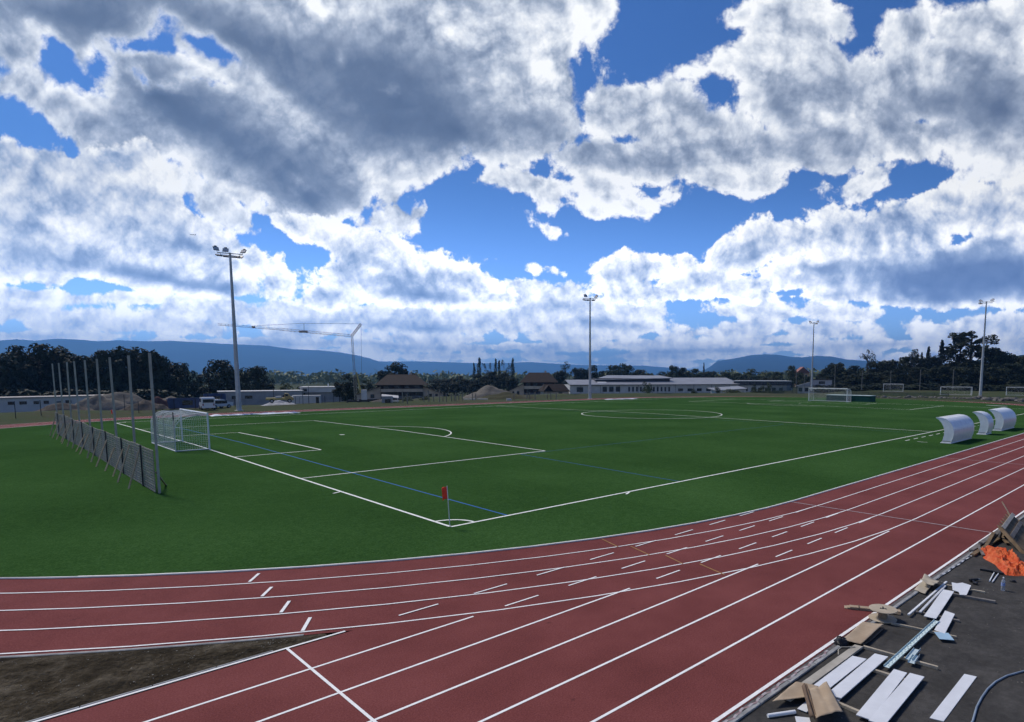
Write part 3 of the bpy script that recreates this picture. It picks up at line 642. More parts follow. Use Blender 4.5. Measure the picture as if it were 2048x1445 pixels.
def net_sheet(mb, fn, nu, nv, r=0.0062):
    """cords of a net on the surface fn(s, t); s and t run 0..1"""
    for i in range(nu + 1): mb.tube([fn(i / nu, j / 12) for j in range(13)], r, 3, False)
    for j in range(nv + 1): mb.tube([fn(i / 10, j / nv) for i in range(11)], r, 3, False)
def make_goal(label, x0, yc, s, z0, cell=0.14, group=None):
    """s = +1: the net hangs towards +x"""
    t = empty('football_goal', (x0, yc, z0), 0, label, 'goal', group)
    W2, H, DT, DB = 3.66, 2.44, 0.9, 2.0
    for sy in (-1, 1):
        MB().tube([(0, sy * (W2 + .06), 0), (0, sy * (W2 + .06), H + .06)], 0.06, 12).build('post', M_post, t)
        # stanchion: from the post top back and down in a curve to the ground frame
        pts = [(0, sy * (W2 + .06), H)] + [(s * (0.5 + 1.45 * math.sin(R(a))), sy * (W2 + .02), H - 0.05 - 0.75 * (1 - math.cos(R(a)))) for a in (0, 15, 30, 45, 60, 75, 90)] + [(s * DB, sy * W2, 0.9), (s * DB, sy * W2, 0.05)]
        MB().tube(pts, 0.022, 7).build('stanchion', M_post, t)
        MB().tube([(0, sy * (W2 + .06), 0.05), (s * DB, sy * W2, 0.05)], 0.04, 8).build('side_rail', M_post, t)
    MB().tube([(0, -W2 - .12, H + .06), (0, W2 + .12, H + .06)], 0.06, 12).build('crossbar', M_post, t)
    MB().tube([(s * DB, -W2, 0.05), (s * DB, W2, 0.05)], 0.04, 8).build('rear_rail', M_post, t)
    def prof(q):
        """roof and back of the net as one bent line, q 0..1"""
        if q < .35: return (0.03 + 1.1 * q / .35, H + .02 - 0.10 * math.sin(q / .35 * math.pi) * .6)
        if q < .6:
            a = (q - .35) / .25 * 90; return (1.13 + 0.85 * math.sin(R(a)), H + .02 - 0.75 * (1 - math.cos(R(a))))
        return (1.98, H + .02 - .75 - (q - .6) / .4 * (H - .75 - .05))
    mb = MB(); ny = int(2 * W2 / cell); nq = int(4.6 / cell)
    net_sheet(mb, lambda a, q: Vector((s * prof(q)[0], -W2 + 2 * W2 * a, prof(q)[1] - 0.05 * math.sin(a * math.pi * 4) ** 2)), ny, nq)
    for sy in (-1, 1):
        net_sheet(mb, lambda a, q: Vector((s * (0.03 + a * (prof(q)[0] - .03)), sy * (W2 + .03), 0.05 + (prof(q)[1] - .05) if q < .6 else prof(q)[1])), max(4, int(2.0 / cell)), nq)
    mb.build('net', M_net, t, fixn=False)
    return t
make_goal('white football goal with its net, beside the grey panel fence', 0, 34, -1, turf_z(0, 34) - .03)
make_goal('white football goal on the far goal line, in front of green mats', 105, 34, 1, turf_z(0, 34) - .03, 0.2)

# corner flags
M_flag = mat('red_flag_cloth', (0.90, 0.075, 0.045), 0.7, 0.08, 5.0, spec=0.1)
def corner_flag(x, y, label, lean=(0, 0), flagdir=(-0.75, 0.65)):
    t = empty('corner_flag', (x, y, 0.02), 0, label, 'flag', 'corner flags of the pitch')
    top = Vector((lean[0], lean[1], 1.47))
    MB().tube([(0, 0, 0), top], 0.016, 8).build('pole', M_post, t)
    d = Vector((flagdir[0], flagdir[1], 0)).normalized(); nrm = Vector((-d.y, d.x, 0)); G = []
    for j in range(9):
        q = j / 8; row = []
        for i in range(9):
            p = i / 8; b0 = top * (0.995 - 0.30 * q)
            row.append(b0 + d * (0.20 * p * (1 - .1 * q)) + nrm * (0.05 * math.sin(p * 5 + q * 1.5) * p) + Vector((0, 0, -0.10 * p * p - 0.02 * math.sin(p * 6))))
        G.append(row)
    mb = MB(); mb.grid(G); f = mb.build('flag_cloth', M_flag, t, fixn=False)
    so = f.modifiers.new('thick', 'SOLIDIFY'); so.thickness = 0.004
    return t
corner_flag(0.0, 0.0, 'red corner flag on a white pole at the near corner of the pitch', (-0.06, 0.03))
corner_flag(0.05, 68.0, 'small corner flag on a leaning pole at the far left corner, behind the fence', (-0.12, 0.15))

# ball-stop fence: steel posts, concrete formwork panels, timber props
M_panel = zone_mat('grey_formwork_panel', [(0.25, (0.22, 0.205, 0.17)), (0.5, (0.30, 0.28, 0.235)), (0.8, (0.39, 0.37, 0.31))], 1.3, 7.0, bump=0.4, bscale=9)
M_fpost = mat('grey_steel_post', (0.40, 0.38, 0.335), 0.6, 0.12, 2.0)
M_dark = mat('dark_steel', (0.035, 0.036, 0.04), 0.6, 0.2, 4.0)
fx = -6.1
fence = empty('ball_stop_fence', (fx, 14.2, 0), 0, 'grey panel fence with tall bare steel posts and timber props on the turf', 'fence')
for k in range(9):
    y = 5.0 * k; lean = 0.02 * math.sin(k * 2.3)
    mb = MB(); H = 6.33
    for dy in (-0.045, 0.045): mb.box((0.10, y + dy, H / 2), (0.095, 0.012, H))     # I-section
    mb.box((0.10, y, H / 2), (0.012, 0.078, H)); mb.box((0.10, y, 0.012), (0.34, 0.34, 0.024))
    p = mb.build('post', M_fpost, fence); p.rotation_euler = (0, lean * .3, 0)
for k in range(16):
    y0 = 0.08 + 2.5 * k; y1 = y0 + 2.44
    mb = MB(); zt = 2.08 + 0.03 * math.sin(k * 1.7)
    for j in range(17):                                                           # thin slats one can just see through
        a = 0.03 + (zt - .03) * j / 17; b_ = 0.03 + (zt - .03) * (j + 0.64) / 17
        mb.box((-0.02 - 0.004 * (j % 2), (y0 + y1) / 2, (a + b_) / 2), (0.03, y1 - y0, b_ - a))
    for yy_ in (y0 + .35, (y0 + y1) / 2, y1 - .35): mb.box((0.022, yy_, zt / 2), (0.03, 0.06, zt - .1))
    mb.build('panel', M_panel, fence)
    if k % 2 == 0: MB().box((-0.075, y1 + 0.02, zt / 2 + 0.02), (0.05, 0.09, zt)).build('dark_upright', M_dark, fence)
for k in range(16):
    y = 2.2 + 2.35 * k + 0.5 * math.sin(k * 3.1)
    MB().bar((-0.72 - 0.08 * math.sin(k * 1.9), y, 0.02), (-0.07, y + 0.55 + 0.25 * math.sin(k * 2.2), 1.35 + 0.6 * (0.5 + .5 * math.sin(k * 1.3 + 1))), 0.07, 0.035).build('timber_prop', M_wood, fence)
MB().bar((0.82, 2.2, 0.02), (0.06, 0.25, 1.05), 0.07, 0.035).build('timber_prop', M_wood, fence)

M_rod = mat('black_net_pole', (0.012, 0.014, 0.013), 0.5, 0.2, 6.0)
for (x, y, h, lb) in ((-1.8, 31.3, 2.62, 'thin black pole standing right behind the near goal net'), (-1.0, 38.5, 2.5, 'thin black pole on the turf, middle one of three'), (-0.7, 42.4, 2.47, 'thin black pole on the turf, farthest of three from the goal')):
    mb = MB(); mb.tube([(0, 0, 0), (-0.02, 0.01, h)], 0.035, 8); mb.lathe([(0.13, 0.0), (0.13, 0.02), (0.05, 0.035)], n=12)
    thing(mb, 'net_pole', M_rod, lb, 'pole', 'black poles beside the goal', (x, y, turf_z(0, y)))

# team shelters: white curved shells, open towards the pitch
M_shell = mat('white_ribbed_shell', (0.90, 0.89, 0.86), 0.3, 0.05, 2.0, coat=0.3)
M_shellin = mat('white_end_panel', (0.90, 0.89, 0.86), 0.35, 0.05, 2.0)
def dugout(x0, L, label):
    t = empty('team_shelter', (x0, -4.0, 0.03), 0, label, 'shelter', 'white team shelters by the touchline')
    # outer line of the cross section, from the roof tip over the back to the foot (y towards the pitch)
    O = [(0.78, 1.99), (0.55, 2.00), (0.30, 1.97), (0.05, 1.89), (-0.17, 1.74), (-0.35, 1.53), (-0.47, 1.27), (-0.53, 0.98), (-0.53, 0.68), (-0.48, 0.38), (-0.40, 0.14), (-0.36, 0.03)]
    I = [(p - 0.0, q) for p, q in [(0.78, 1.955), (0.55, 1.965), (0.30, 1.935), (0.05, 1.855), (-0.15, 1.71), (-0.32, 1.505), (-0.435, 1.26), (-0.495, 0.98), (-0.495, 0.68), (-0.445, 0.385), (-0.365, 0.15), (-0.325, 0.03)]]
    mb = MB(); n = max(3, round(L / 0.5))
    for k in range(n):                                                            # ribbed sheets
        a = L * k / n + 0.006; b_ = L * (k + 1) / n - 0.006
        P_ = [[(x, p, q) for p, q in O] for x in (a, b_)]; Q_ = [[(x, p, q) for p, q in I] for x in (b_, a)]
        mb.grid(P_); mb.grid(Q_)
        mb.grid([[(a, p, q) for p, q in O], [(a, p, q) for p, q in I]]); mb.grid([[(b_, p, q) for p, q in O], [(b_, p, q) for p, q in I]])
    mb.build('shell', M_shell, t)
    mb = MB()
    for k in range(n + 1): mb.grid([[(L * k / n - 0.02, p * 1.0, q + 0.0) for p, q in [(p - (0.012 if p < .5 else 0), q + 0.010) for p, q in O]], [(L * k / n + 0.02, p, q) for p, q in [(p - (0.012 if p < .5 else 0), q + 0.010) for p, q in O]]])
    mb.build('shell_rib', M_post, t)
    front = [(0.30, 0.03), (0.20, 0.30), (0.13, 0.62), (0.12, 0.95), (0.20, 1.28), (0.36, 1.58), (0.58, 1.83), (0.78, 1.955)]
    for x in (0.0, L):
        mb = MB(); poly = front + [q for q in I[1:]]
        mb.extr(poly, 'x', x - 0.015 if x else 0.008, x - 0.008 if x else 0.015); mb.build('end_panel', M_shellin, t)
    mb = MB(); mb.box((L / 2, 0.02, 0.46), (L - .12, 0.36, 0.04)); 
    for k in range(n + 1): mb.box((min(max(L * k / n, .1), L - .1), 0.02, 0.22), (0.04, 0.3, 0.44))
    mb.build('bench', M_shellin, t)
    mb = MB(); mb.box((L / 2, -0.03, 0.02), (L + .1, 0.78, 0.04), bev=.01); mb.build('base_frame', M_post, t)
    for x in (-0.025, L + .025): MB().box((x, -0.06, 0.17), (0.02, 0.62, 0.035)).build('dark_strap', M_dark, t)  # dark stripe laid across the foot of each end panel
    return t
dugout(42.35, 5.7, 'long white curved team shelter nearest to the camera')
dugout(52.6, 1.75, 'short white curved shelter between the two long ones')
dugout(58.0, 5.2, 'long white curved team shelter farthest along the touchline')

# rolled banners, tarps, mats
M_tarpb = mat('blue_and_white_tarp', (0.10, 0.13, 0.30), 0.4, 0.1, 0.5, col2=(0.75, 0.77, 0.80), mix=(0.45, 0.50))
def tarp(cx, cy, L, W, rz, label, m, seed):
    G = []
    for i in range(41):
        row = []
        for j in range(9):
            x = (i / 40 - .5) * L; y = (j / 8 - .5) * W * (0.7 + .3 * math.sin(i * .5 + seed))
            e = min(i, 40 - i, j * 2, (8 - j) * 2)
            row.append((x, y, (0.01 + (0.10 + 0.11 * hill(x, y, 0.9, seed) + .05 * hill(x, y, 3, seed)) * min(1, e / 2.0))))
        G.append(row)
    mb = MB(); mb.grid(G); return thing(mb, 'folded_tarp', m, label, 'tarp', None, (cx, cy, 0.012), rz)
tarp(16.2, 72.6, 11.0, 1.7, R(-4), 'long blue and white tarp lying at the edge of the turf, left of the crane', M_tarpb, 2.0)
tarp(89.0, 72.3, 8.5, 1.6, R(-12), 'white tarp lying on the far edge of the turf, right of the middle mast', mat('white_tarp', (0.66, 0.68, 0.72), 0.45, 0.15, 0.6), 5.0)
M_matg = mat('dark_green_cover', (0.010, 0.062, 0.045), 0.7, 0.25, 1.5); M_matt = mat('pale_cover_top', (0.42, 0.52, 0.50), 0.6, 0.1, 1.0)
for (x, y, L, W, h, lb) in ((109.6, 33.6, 4.2, 2.6, 1.28, 'green box with a pale lid behind the far goal, left one'), (110.2, 29.6, 4.2, 2.4, 1.26, 'green box with a pale lid behind the far goal, right one')):
    t = empty('equipment_box', (x, y, 0.02), 0, lb, 'box', 'green boxes behind the far goal')
    MB().box((0, 0, h / 2), (W, L, h), bev=.05).build('body', M_matg, t)
    MB().box((0, 0, h + .05), (W + .12, L + .12, 0.10), bev=.03).build('lid', M_matt, t)
b_ = MB(); b_.box((0, 0, 0.045), (3.6, 0.5, 0.09), bev=.02)
thing(b_, 'flat_board', mat('grey_board', (0.34, 0.35, 0.36), 0.6), 'pale flat board lying on the turf behind the shelters', 'board', None, (112.0, 7.8, 0.02), R(62))

# ---------------------------------------------------------------- floodlight masts
M_lamp = mat('lamp_housing', (0.045, 0.047, 0.055), 0.5, 0.15, 4.0); M_lampt = mat('lamp_housing_top', (0.52, 0.52, 0.52), 0.4, 0.1, 4.0); M_glass = mat('lamp_glass', (0.05, 0.055, 0.065), 0.12, 0.1, 3.0, spec=0.8)
def mast(x, y, z, H, label, heads, rz, r0=0.32, lean=0.0):
    t = empty('floodlight_mast', (x, y, z), rz, label, 'floodlight', 'floodlight masts round the pitch')
    mb = MB(); mb.tube([(0, 0, 0), (0, 0, H * .33), (0, 0, H * .66), (0, 0, H)], [r0, r0 * .80, r0 * .60, r0 * .42], 12); mb.lathe([(r0 * 1.7, 0), (r0 * 1.7, .05), (r0 * 1.05, .06)], n=12)
    mb.build('pole', M_galv, t)
    mb = MB(); mb.box((0, -0.05, H - .12), (3.3, 0.10, 0.10)); mb.box((0, 0.42, H - .35), (2.6, 0.09, 0.09)); mb.bar((0, -0.05, H - .12), (0, 0.42, H - .35), 0.1); mb.bar((-1.2, -0.05, H - .12), (-1.2, 0.42, H - .35), 0.05); mb.bar((1.2, -0.05, H - .12), (1.2, 0.42, H - .35), 0.05)
    mb.build('crossarm', M_galvd, t)
    for (hx, hy, hz, yaw_, tilt) in heads:
        M_ = Matrix.Rotation(R(yaw_), 3, 'Z') @ Matrix.Rotation(R(tilt), 3, 'X')
        c = Vector((hx, hy, H + hz))
        mb = MB(); mb.box(c, (0.78, 0.62, 0.13), M_, bev=.03); mb.box(c + M_ @ Vector((0, .36, .02)), (0.34, 0.2, 0.18), M_, bev=.02)
        hd = mb.build('lamp_head', M_lamp, t)
        mb = MB(); mb.box(c + M_ @ Vector((0, 0, .075)), (0.70, 0.54, 0.015), M_); mb.build('housing_top', M_lampt, hd)
        mb = MB(); mb.box(c - M_ @ Vector((0, 0, .072)), (0.70, 0.54, 0.012), M_); mb.build('lamp_glass', M_glass, hd)
        mb = MB(); base = Vector((max(-1.6, min(1.6, hx)), -0.05 if hz > 0 else 0.42, H - .12 if hz > 0 else H - .35)); mb.bar(base, c, 0.06, 0.03); mb.build('bracket', M_galvd, hd)
    return t
H7 = [(-1.75, -.1, 0.42, 25, 62), (-.55, -.1, 0.32, -10, 58), (1.75, -.1, 0.32, -35, 52), (-1.45, .45, -.42, 20, 20), (-.55, .5, -.5, 5, 18), (.55, .5, -.5, -5, 18), (1.3, .45, -.46, -25, 30)]
H4 = [(-1.0, -.1, 0.42, 20, 58), (1.35, -.1, 0.30, -30, 52), (-1.2, .45, -.40, 18, 20), (-.35, .5, -.45, 5, 18), (0.75, .5, -.46, -10, 20)]
H3 = [(-1.15, -.1, 0.22, 20, 35), (1.2, -.1, 0.30, -20, 35), (0.8, .45, -.42, -15, 25)]
H3b = [(-1.15, -.1, 0.22, 20, 30), (1.2, -.1, 0.30, -20, 32), (-1.2, .45, -.42, 15, 22)]
mast(17.7, 85.4, -0.06, 23.2, 'tallest floodlight mast with seven lamp heads, standing left of the crane', H7, R(-15), 0.36)
mast(88.4, 81.2, -0.06, 22.2, 'floodlight mast in front of the white hall, in the middle of the far side', H4, R(-40), 0.33)
p = at(1623, 780, 226); mast(p.x, p.y, -0.1, 22.6, 'floodlight mast rising behind the far goal', H3, R(-58), 0.30)
p = at(1960.5, 793, 182); mast(p.x, p.y, -0.1, 22.9, 'floodlight mast in front of the tall wood at the right', H3b, R(-75), 0.33)
# ---------------------------------------------------------------- trees
def leaf_mat(name, dark, light, scale=0.35):
    m = bpy.data.materials.new(name); m.use_nodes = True; b = NB(m.node_tree); p = m.node_tree.nodes['Principled BSDF']
    tc = b.N.new('ShaderNodeTexCoord'); oi = b.N.new('ShaderNodeObjectInfo')
    P = b.V('ADD', tc.outputs['Object'], b.V('SCALE', (31.0, 17.0, 7.0), oi.outputs['Random']))
    f, _ = b.NOISE(P, scale, 4.0, 0.7, '3D')
    b.link(b.MIX(b.MR(f, 0.33, 0.68), dark, light), p.inputs['Base Color']); p.inputs['Roughness'].default_value = 0.7; p.inputs['Specular IOR Level'].default_value = 0.2
    return m
M_leafd = leaf_mat('dark_leaves', (0.010, 0.016, 0.007), (0.032, 0.040, 0.015))
M_leafm = leaf_mat('mid_green_leaves', (0.018, 0.030, 0.011), (0.058, 0.072, 0.026))
M_leafl = leaf_mat('light_green_leaves', (0.035, 0.052, 0.020), (0.10, 0.115, 0.045))
M_leafc = leaf_mat('conifer_needles', (0.008, 0.014, 0.009), (0.022, 0.030, 0.016))
M_bark = mat('tree_bark', (0.055, 0.045, 0.035), 0.95, 0.3, 3.0)
def leaves(mb, c, rad, n, size, rn, squash=0.8):
    for _ in range(n):
        while True:
            q = Vector((rn.uniform(-1, 1), rn.uniform(-1, 1), rn.uniform(-1, 1)))
            if 0.05 < q.length < 1: break
        q = q.normalized() * (q.length ** 0.45)
        p = c + Vector((q.x * rad, q.y * rad, q.z * rad * squash))
        nrm = (q + Vector((rn.uniform(-.8, .8), rn.uniform(-.8, .8), rn.uniform(-.5, .9)))).normalized()
        a = nrm.orthogonal().normalized(); a.rotate(Matrix.Rotation(rn.uniform(0, 6.28), 3, nrm)); b_ = nrm.cross(a)
        s = size * rn.uniform(.6, 1.35); l = s * rn.uniform(1.0, 1.7)
        mb.add([p - a * s * .5, p - b_ * l * .25 + a * 0, p + a * s * .5, p + b_ * l * .75], [(0, 1, 2, 3)])
def make_tree(name, kind, seed, H, Wd, m, leaf=0.55, dens=1.0):
    """an own-size tree whose base is at the origin"""
    rn = random.Random(seed); t = empty(name)
    tb = MB(); cb = MB(); W2 = Wd / 2
    ph = rn.uniform(0, 6)
    if kind == 'round':
        th = H * rn.uniform(.18, .26)
        tb.tube([(0, 0, -.8), (rn.uniform(-.2, .2), .1, th), (rn.uniform(-.4, .4), 0, H * .55), (rn.uniform(-.3, .3), 0, H * .85)], [H * .022, H * .018, H * .011, H * .003], 7)
        n = 26
        for k in range(n):
            zf = rn.uniform(.16, .98) ; rr_ = math.sin(math.pi * min(1, (zf * .86 + .10))) ** .65
            a = ph + k * 2.4; rad = W2 * rr_ * rn.uniform(.35, .88)
            c = Vector((rad * math.cos(a), rad * math.sin(a), H * zf)); r_ = Wd * rn.uniform(.12, .20)
            c.z = min(c.z, H - r_ * .7)
            leaves(cb, c, r_, int(95 * dens), leaf, rn)
            if k % 3 == 0: tb.tube([(0, 0, th + (c.z - th) * .35), c * .6 + Vector((0, 0, c.z * .3)), c], [H * .009, H * .005, H * .002], 5)
        leaves(cb, Vector((0, 0, H * .5)), W2 * .72, int(420 * dens), leaf * 1.3, rn, H / Wd * .6)
    elif kind == 'tall':                                                         # open crown, limbs to be seen
        tb.tube([(0, 0, -.8), (.2, 0, H * .4), (-.2, .1, H * .75), (.1, 0, H * .97)], [H * .020, H * .014, H * .008, H * .002], 7)
        for k in range(17):
            zf = rn.uniform(.34, .97); a = ph + k * 2.4; rad = W2 * (1.1 - .75 * abs(zf - .62) * 1.9) * rn.uniform(.45, 1.0)
            c = Vector((rad * math.cos(a), rad * math.sin(a), H * zf)); m1 = c * .55 + Vector((0, 0, c.z * .4))
            tb.tube([(0, 0, c.z - rad * .9), m1, c], [H * .007, H * .004, H * .0015], 5)
            for q in range(7):
                cc = m1.lerp(c, rn.uniform(.2, 1.15)) + Vector((rn.uniform(-1, 1), rn.uniform(-1, 1), rn.uniform(-.7, .9))) * Wd * .12
                cc.z = min(cc.z, H * .985); leaves(cb, cc, Wd * rn.uniform(.04, .085), int(13 * dens), leaf * .62, rn, .8)
    elif kind == 'column':
        tb.tube([(0, 0, -.8), (0, 0, H * .5), (0, 0, H * .95)], [H * .012, H * .007, H * .002], 6)
        for k in range(26):
            zf = .06 + .92 * k / 25; r_ = W2 * (math.sin(math.pi * (zf * .80 + .16)) ** .7) * rn.uniform(.75, 1.15)
            leaves(cb, Vector((rn.uniform(-.2, .2) * W2, rn.uniform(-.2, .2) * W2, H * zf)), r_, int(42 * dens), leaf, rn, 1.6)
    elif kind == 'conifer':
        tb.tube([(0, 0, -.8), (0, 0, H * .5), (0, 0, H)], [H * .014, H * .009, H * .002], 7)
        for k in range(110):
            zf = .08 + .90 * (k / 109) ** .85; rad = W2 * (1.03 - zf) ** .75 * rn.uniform(.55, 1.2); a = k * 2.4 + rn.uniform(-.4, .4)
            for q in (.4, .75, 1.0):
                leaves(cb, Vector((rad * q * math.cos(a), rad * q * math.sin(a), H * zf - rad * q * .28 + rn.uniform(-.1, .1))), rad * .16 + .16, int(7 * dens), leaf * .7, rn, .5)
    elif kind == 'bush':
        for k in range(12):
            a = k * 2.4; rad = W2 * rn.uniform(.1, .72); r_ = Wd * rn.uniform(.16, .26)
            leaves(cb, Vector((rad * math.cos(a), rad * math.sin(a), max(r_ * .5, H * rn.uniform(.15, .9) - r_ * .5))), r_, int(70 * dens), leaf, rn, .8)
        tb.tube([(0, 0, -.4), (0, 0, H * .5)], [.08, .03], 5)
    tb.build('trunk', M_bark, t, fixn=False); cb.build('crown', m, t, fixn=False)
    return t
TREES = {}
def tree(name, kind, var, m, p, H, Wd, label, cat='tree', group=None, leaf=0.55, dens=1.0):
    """prototype of about the right proportions, copied and scaled to height H and width Wd"""
    key = (name, kind, var, m.name)
    H0, W0 = {'round': (16, 12), 'tall': (20, 11), 'column': (18, 4), 'conifer': (16, 7), 'bush': (4, 6)}[kind]
    if key not in TREES:
        o = make_tree(name, kind, hash_(key), H0, W0, m, leaf, dens); TREES[key] = o
    else: o = copy_tree(TREES[key])
    o.location = p; s = Wd / W0; o.scale = (s, s, H / H0); o.rotation_euler = (0, 0, random.uniform(0, 6.28))
    tag(o, label, cat, group)
    return o
def hash_(k): return sum((i + 1) * ord(c) for i, c in enumerate('|'.join(str(q) for q in k))) % 9973
def tz(p): return terrain_z(p.x, p.y)
def top_tree(name, kind, var, m, u, vtop, D, wpx, label, group=None, cat='tree', sink=0.3, leaf=.55, dens=1.0):
    t = at(u, vtop, D); z0 = tz(t) - sink
    return tree(name, kind, var, m, (t.x, t.y, z0), t.z - z0, wpx * D / FPX, label, cat, group, leaf, dens)
GL = 'dark trees of the wood at the left'
LBL = 'dark leafy tree in the wood behind the low white building at the left'
for k, (u, v, w, D) in enumerate([(-60, 690, 80, 215), (-5, 697, 62, 200), (40, 693, 66, 212), (75, 689, 60, 205), (112, 693, 58, 214), (150, 700, 56, 205), (185, 704, 54, 215), (216, 702, 52, 204),
        (312, 702, 50, 205), (338, 715, 52, 214), (362, 727, 40, 205), (20, 706, 70, 235), (95, 702, 70, 238), (135, 704, 66, 236), (200, 711, 66, 240), (240, 704, 66, 232), (300, 712, 62, 236), (345, 734, 44, 236)]):
    top_tree('broadleaf_tree', 'round', k % 4, M_leafd, u, v, D, w, LBL, GL, dens=1.15)
top_tree('broadleaf_tree', 'round', 1, M_leafd, 268, 686, 208, 76, 'largest dark tree of the left wood, rising behind the fence posts', GL, dens=1.15)
for k, (u, v, w, D, lb) in enumerate([(392, 742, 26, 215, 'low dark tree at the right end of the left wood'), (434, 721, 62, 210, 'broad dark tree left of the tallest floodlight mast'), (468, 742, 34, 220, 'dark tree right behind the tallest floodlight mast'), (508, 727, 50, 205, 'broad dark tree just right of the tallest floodlight mast'), (536, 752, 26, 212, 'small dark tree at the edge of the pale valley view')]):
    top_tree('broadleaf_tree', 'round', (k + 2) % 4, M_leafd, u, v, D, w, lb, 'dark trees by the tallest mast')
for k, (u, v, w, D, lb) in enumerate([(573, 767, 34, 200, 'small light green tree behind the grey house walls'), (604, 772, 26, 190, 'small brownish tree between grey wall and flat roofed house'), (700, 748, 36, 150, 'dark bushy tree at the foot of the crane'), (678, 764, 30, 152, 'dark shrub left of the crane foot'), (735, 760, 30, 250, 'dark tree between crane and chalet')]):
    top_tree('broadleaf_tree', 'round', k % 3, (M_leafl, M_leafm, M_leafd, M_leafd, M_leafm)[k], u, v, D, w, lb, 'small trees round the building site')
for k, (u, v, w, lb) in enumerate([(792, 724, 48, 'tall dark tree behind the roof of the big chalet, left crown'), (770, 738, 36, 'dark tree at the left roof edge of the big chalet'), (818, 742, 40, 'dark tree at the right roof edge of the big chalet')]):
    top_tree('broadleaf_tree', 'round', k % 4, M_leafd, u, v, 268 + 6 * k, w, lb, 'dark trees behind the big chalet')
GD = 'dark trees between the two chalets'
for k, (u, v, w, D) in enumerate([(872, 758, 40, 300), (895, 755, 34, 290), (918, 752, 34, 310), (884, 768, 30, 260), (908, 764, 34, 270), (934, 756, 32, 280), (962, 748, 40, 285), (985, 744, 38, 290), (1006, 745, 38, 282), (1022, 752, 32, 275), (975, 760, 40, 255), (945, 768, 30, 258)]):
    top_tree('broadleaf_tree', 'round', k % 4, M_leafd, u, v, D, w, 'dark round tree between the two brown roofed chalets', GD)
for (u, v, w, lb) in ((948, 727, 7, 'slim poplar, leftmost and shortest of the row'), (958, 717, 11, 'tallest poplar, second from the left'), (991, 719, 8, 'slim poplar in the middle of the row'), (998, 722, 8, 'slim poplar just right of the middle one'), (1025, 718, 10, 'dense poplar at the right end of the row')):
    top_tree('poplar_tree', 'column', 0, M_leafm, u, v, 300, w, lb, 'poplars between the chalets', leaf=.5)
for k, (u, v, w) in enumerate([(972, 727, 18), (982, 723, 18), (1008, 720, 18), (1016, 724, 16)]):
    top_tree('light_tree', 'tall', k % 2, M_leafm, u, v, 306, w, 'airy light tree standing among the poplars', 'airy trees among the poplars')
top_tree('broadleaf_tree', 'tall', 0, M_leafm, 1131, 721, 330, 26, 'tall open tree right of the second chalet')
GS = 'trees behind the white hall'
for k, (u, v, w, D, m_) in enumerate([(1120, 742, 36, 330, 0), (1160, 733, 40, 345, 0), (1185, 731, 40, 350, 0), (1208, 737, 36, 355, 1), (1228, 731, 38, 350, 1), (1243, 727, 30, 352, 1), (1260, 731, 36, 350, 1), (1282, 740, 34, 360, 0), (1300, 747, 28, 370, 0),
        (1322, 743, 26, 365, 1), (1346, 731, 34, 360, 1), (1368, 736, 32, 362, 0), (1392, 738, 32, 365, 1), (1418, 740, 36, 370, 0), (1448, 744, 40, 372, 1), (1478, 742, 40, 372, 1), (1505, 738, 40, 375, 2), (1530, 742, 36, 375, 2), (1556, 744, 36, 370, 1), (1438, 752, 44, 350, 0), (1490, 752, 44, 352, 0), (1540, 752, 44, 350, 0)]):
    top_tree('broadleaf_tree', 'round', k % 4, (M_leafd, M_leafm, M_leafl)[m_], u, v, D, w, 'leafy tree in the row behind the roofs of the white hall', GS)
top_tree('conifer_tree', 'conifer', 0, M_leafc, 1408, 725, 380, 10, 'single small conifer sticking up left of the right hill')
for k in range(15): top_tree('shrub', 'bush', k % 3, M_leafd, 1648 + 30 * k, 768 - 3 * math.sin(k * 2.1), 250 + 4 * math.sin(k * 1.7), 62, 'dark undergrowth bush at the foot of the right wood', 'undergrowth bushes of the right wood', 'shrub', 0.3, .45, 1.3)
for k in range(9): top_tree('shrub', 'bush', k % 3, M_leafd, -20 + 46 * k, 776 - 3 * math.sin(k * 2.1), 192, 74, 'dark undergrowth bush at the foot of the left wood', 'undergrowth bushes of the left wood', 'shrub', 0.3, .45, 1.3)
GR = 'dark trees of the wood at the right'
for k, (u, v, w, D, m_) in enumerate([(1583, 732, 22, 330, 1), (1600, 745, 30, 320, 1), (1612, 752, 28, 300, 1), (1640, 748, 24, 310, 0), (1652, 735, 22, 300, 0), (1672, 722, 36, 300, 0), (1690, 736, 34, 305, 0), (1712, 732, 36, 300, 0), (1752, 722, 40, 300, 0), (1775, 716, 38, 292, 0), (1798, 715, 36, 300, 0), (1815, 714, 36, 290, 0), (1838, 712, 40, 296, 0), (1868, 708, 44, 290, 0), (1900, 706, 40, 296, 0), (2002, 704, 44, 280, 0), (2030, 708, 44, 286, 0), (2062, 704, 50, 280, 0), (2095, 700, 50, 285, 0),
        (1665, 752, 44, 270, 0), (1705, 748, 46, 266, 0), (1745, 742, 50, 268, 0), (1790, 738, 50, 262, 0), (1835, 735, 52, 266, 0), (1880, 732, 54, 262, 0), (1930, 730, 56, 258, 0), (1980, 728, 56, 262, 0), (2030, 728, 56, 258, 0), (2080, 726, 56, 262, 0)]):
    top_tree('broadleaf_tree', 'round', k % 4, (M_leafd, M_leafm)[m_], u, v, D, w, 'dark leafy tree in the wood behind the second pitch at the right', GR)
top_tree('broadleaf_tree', 'tall', 1, M_leafd, 1737, 697, 290, 32, 'thin open crowned tree sticking out of the left end of the right wood', GR)
top_tree('broadleaf_tree', 'tall', 2, M_leafd, 1826, 699, 285, 26, 'open crowned tree left of the conifers of the right wood', GR, dens=1.7)
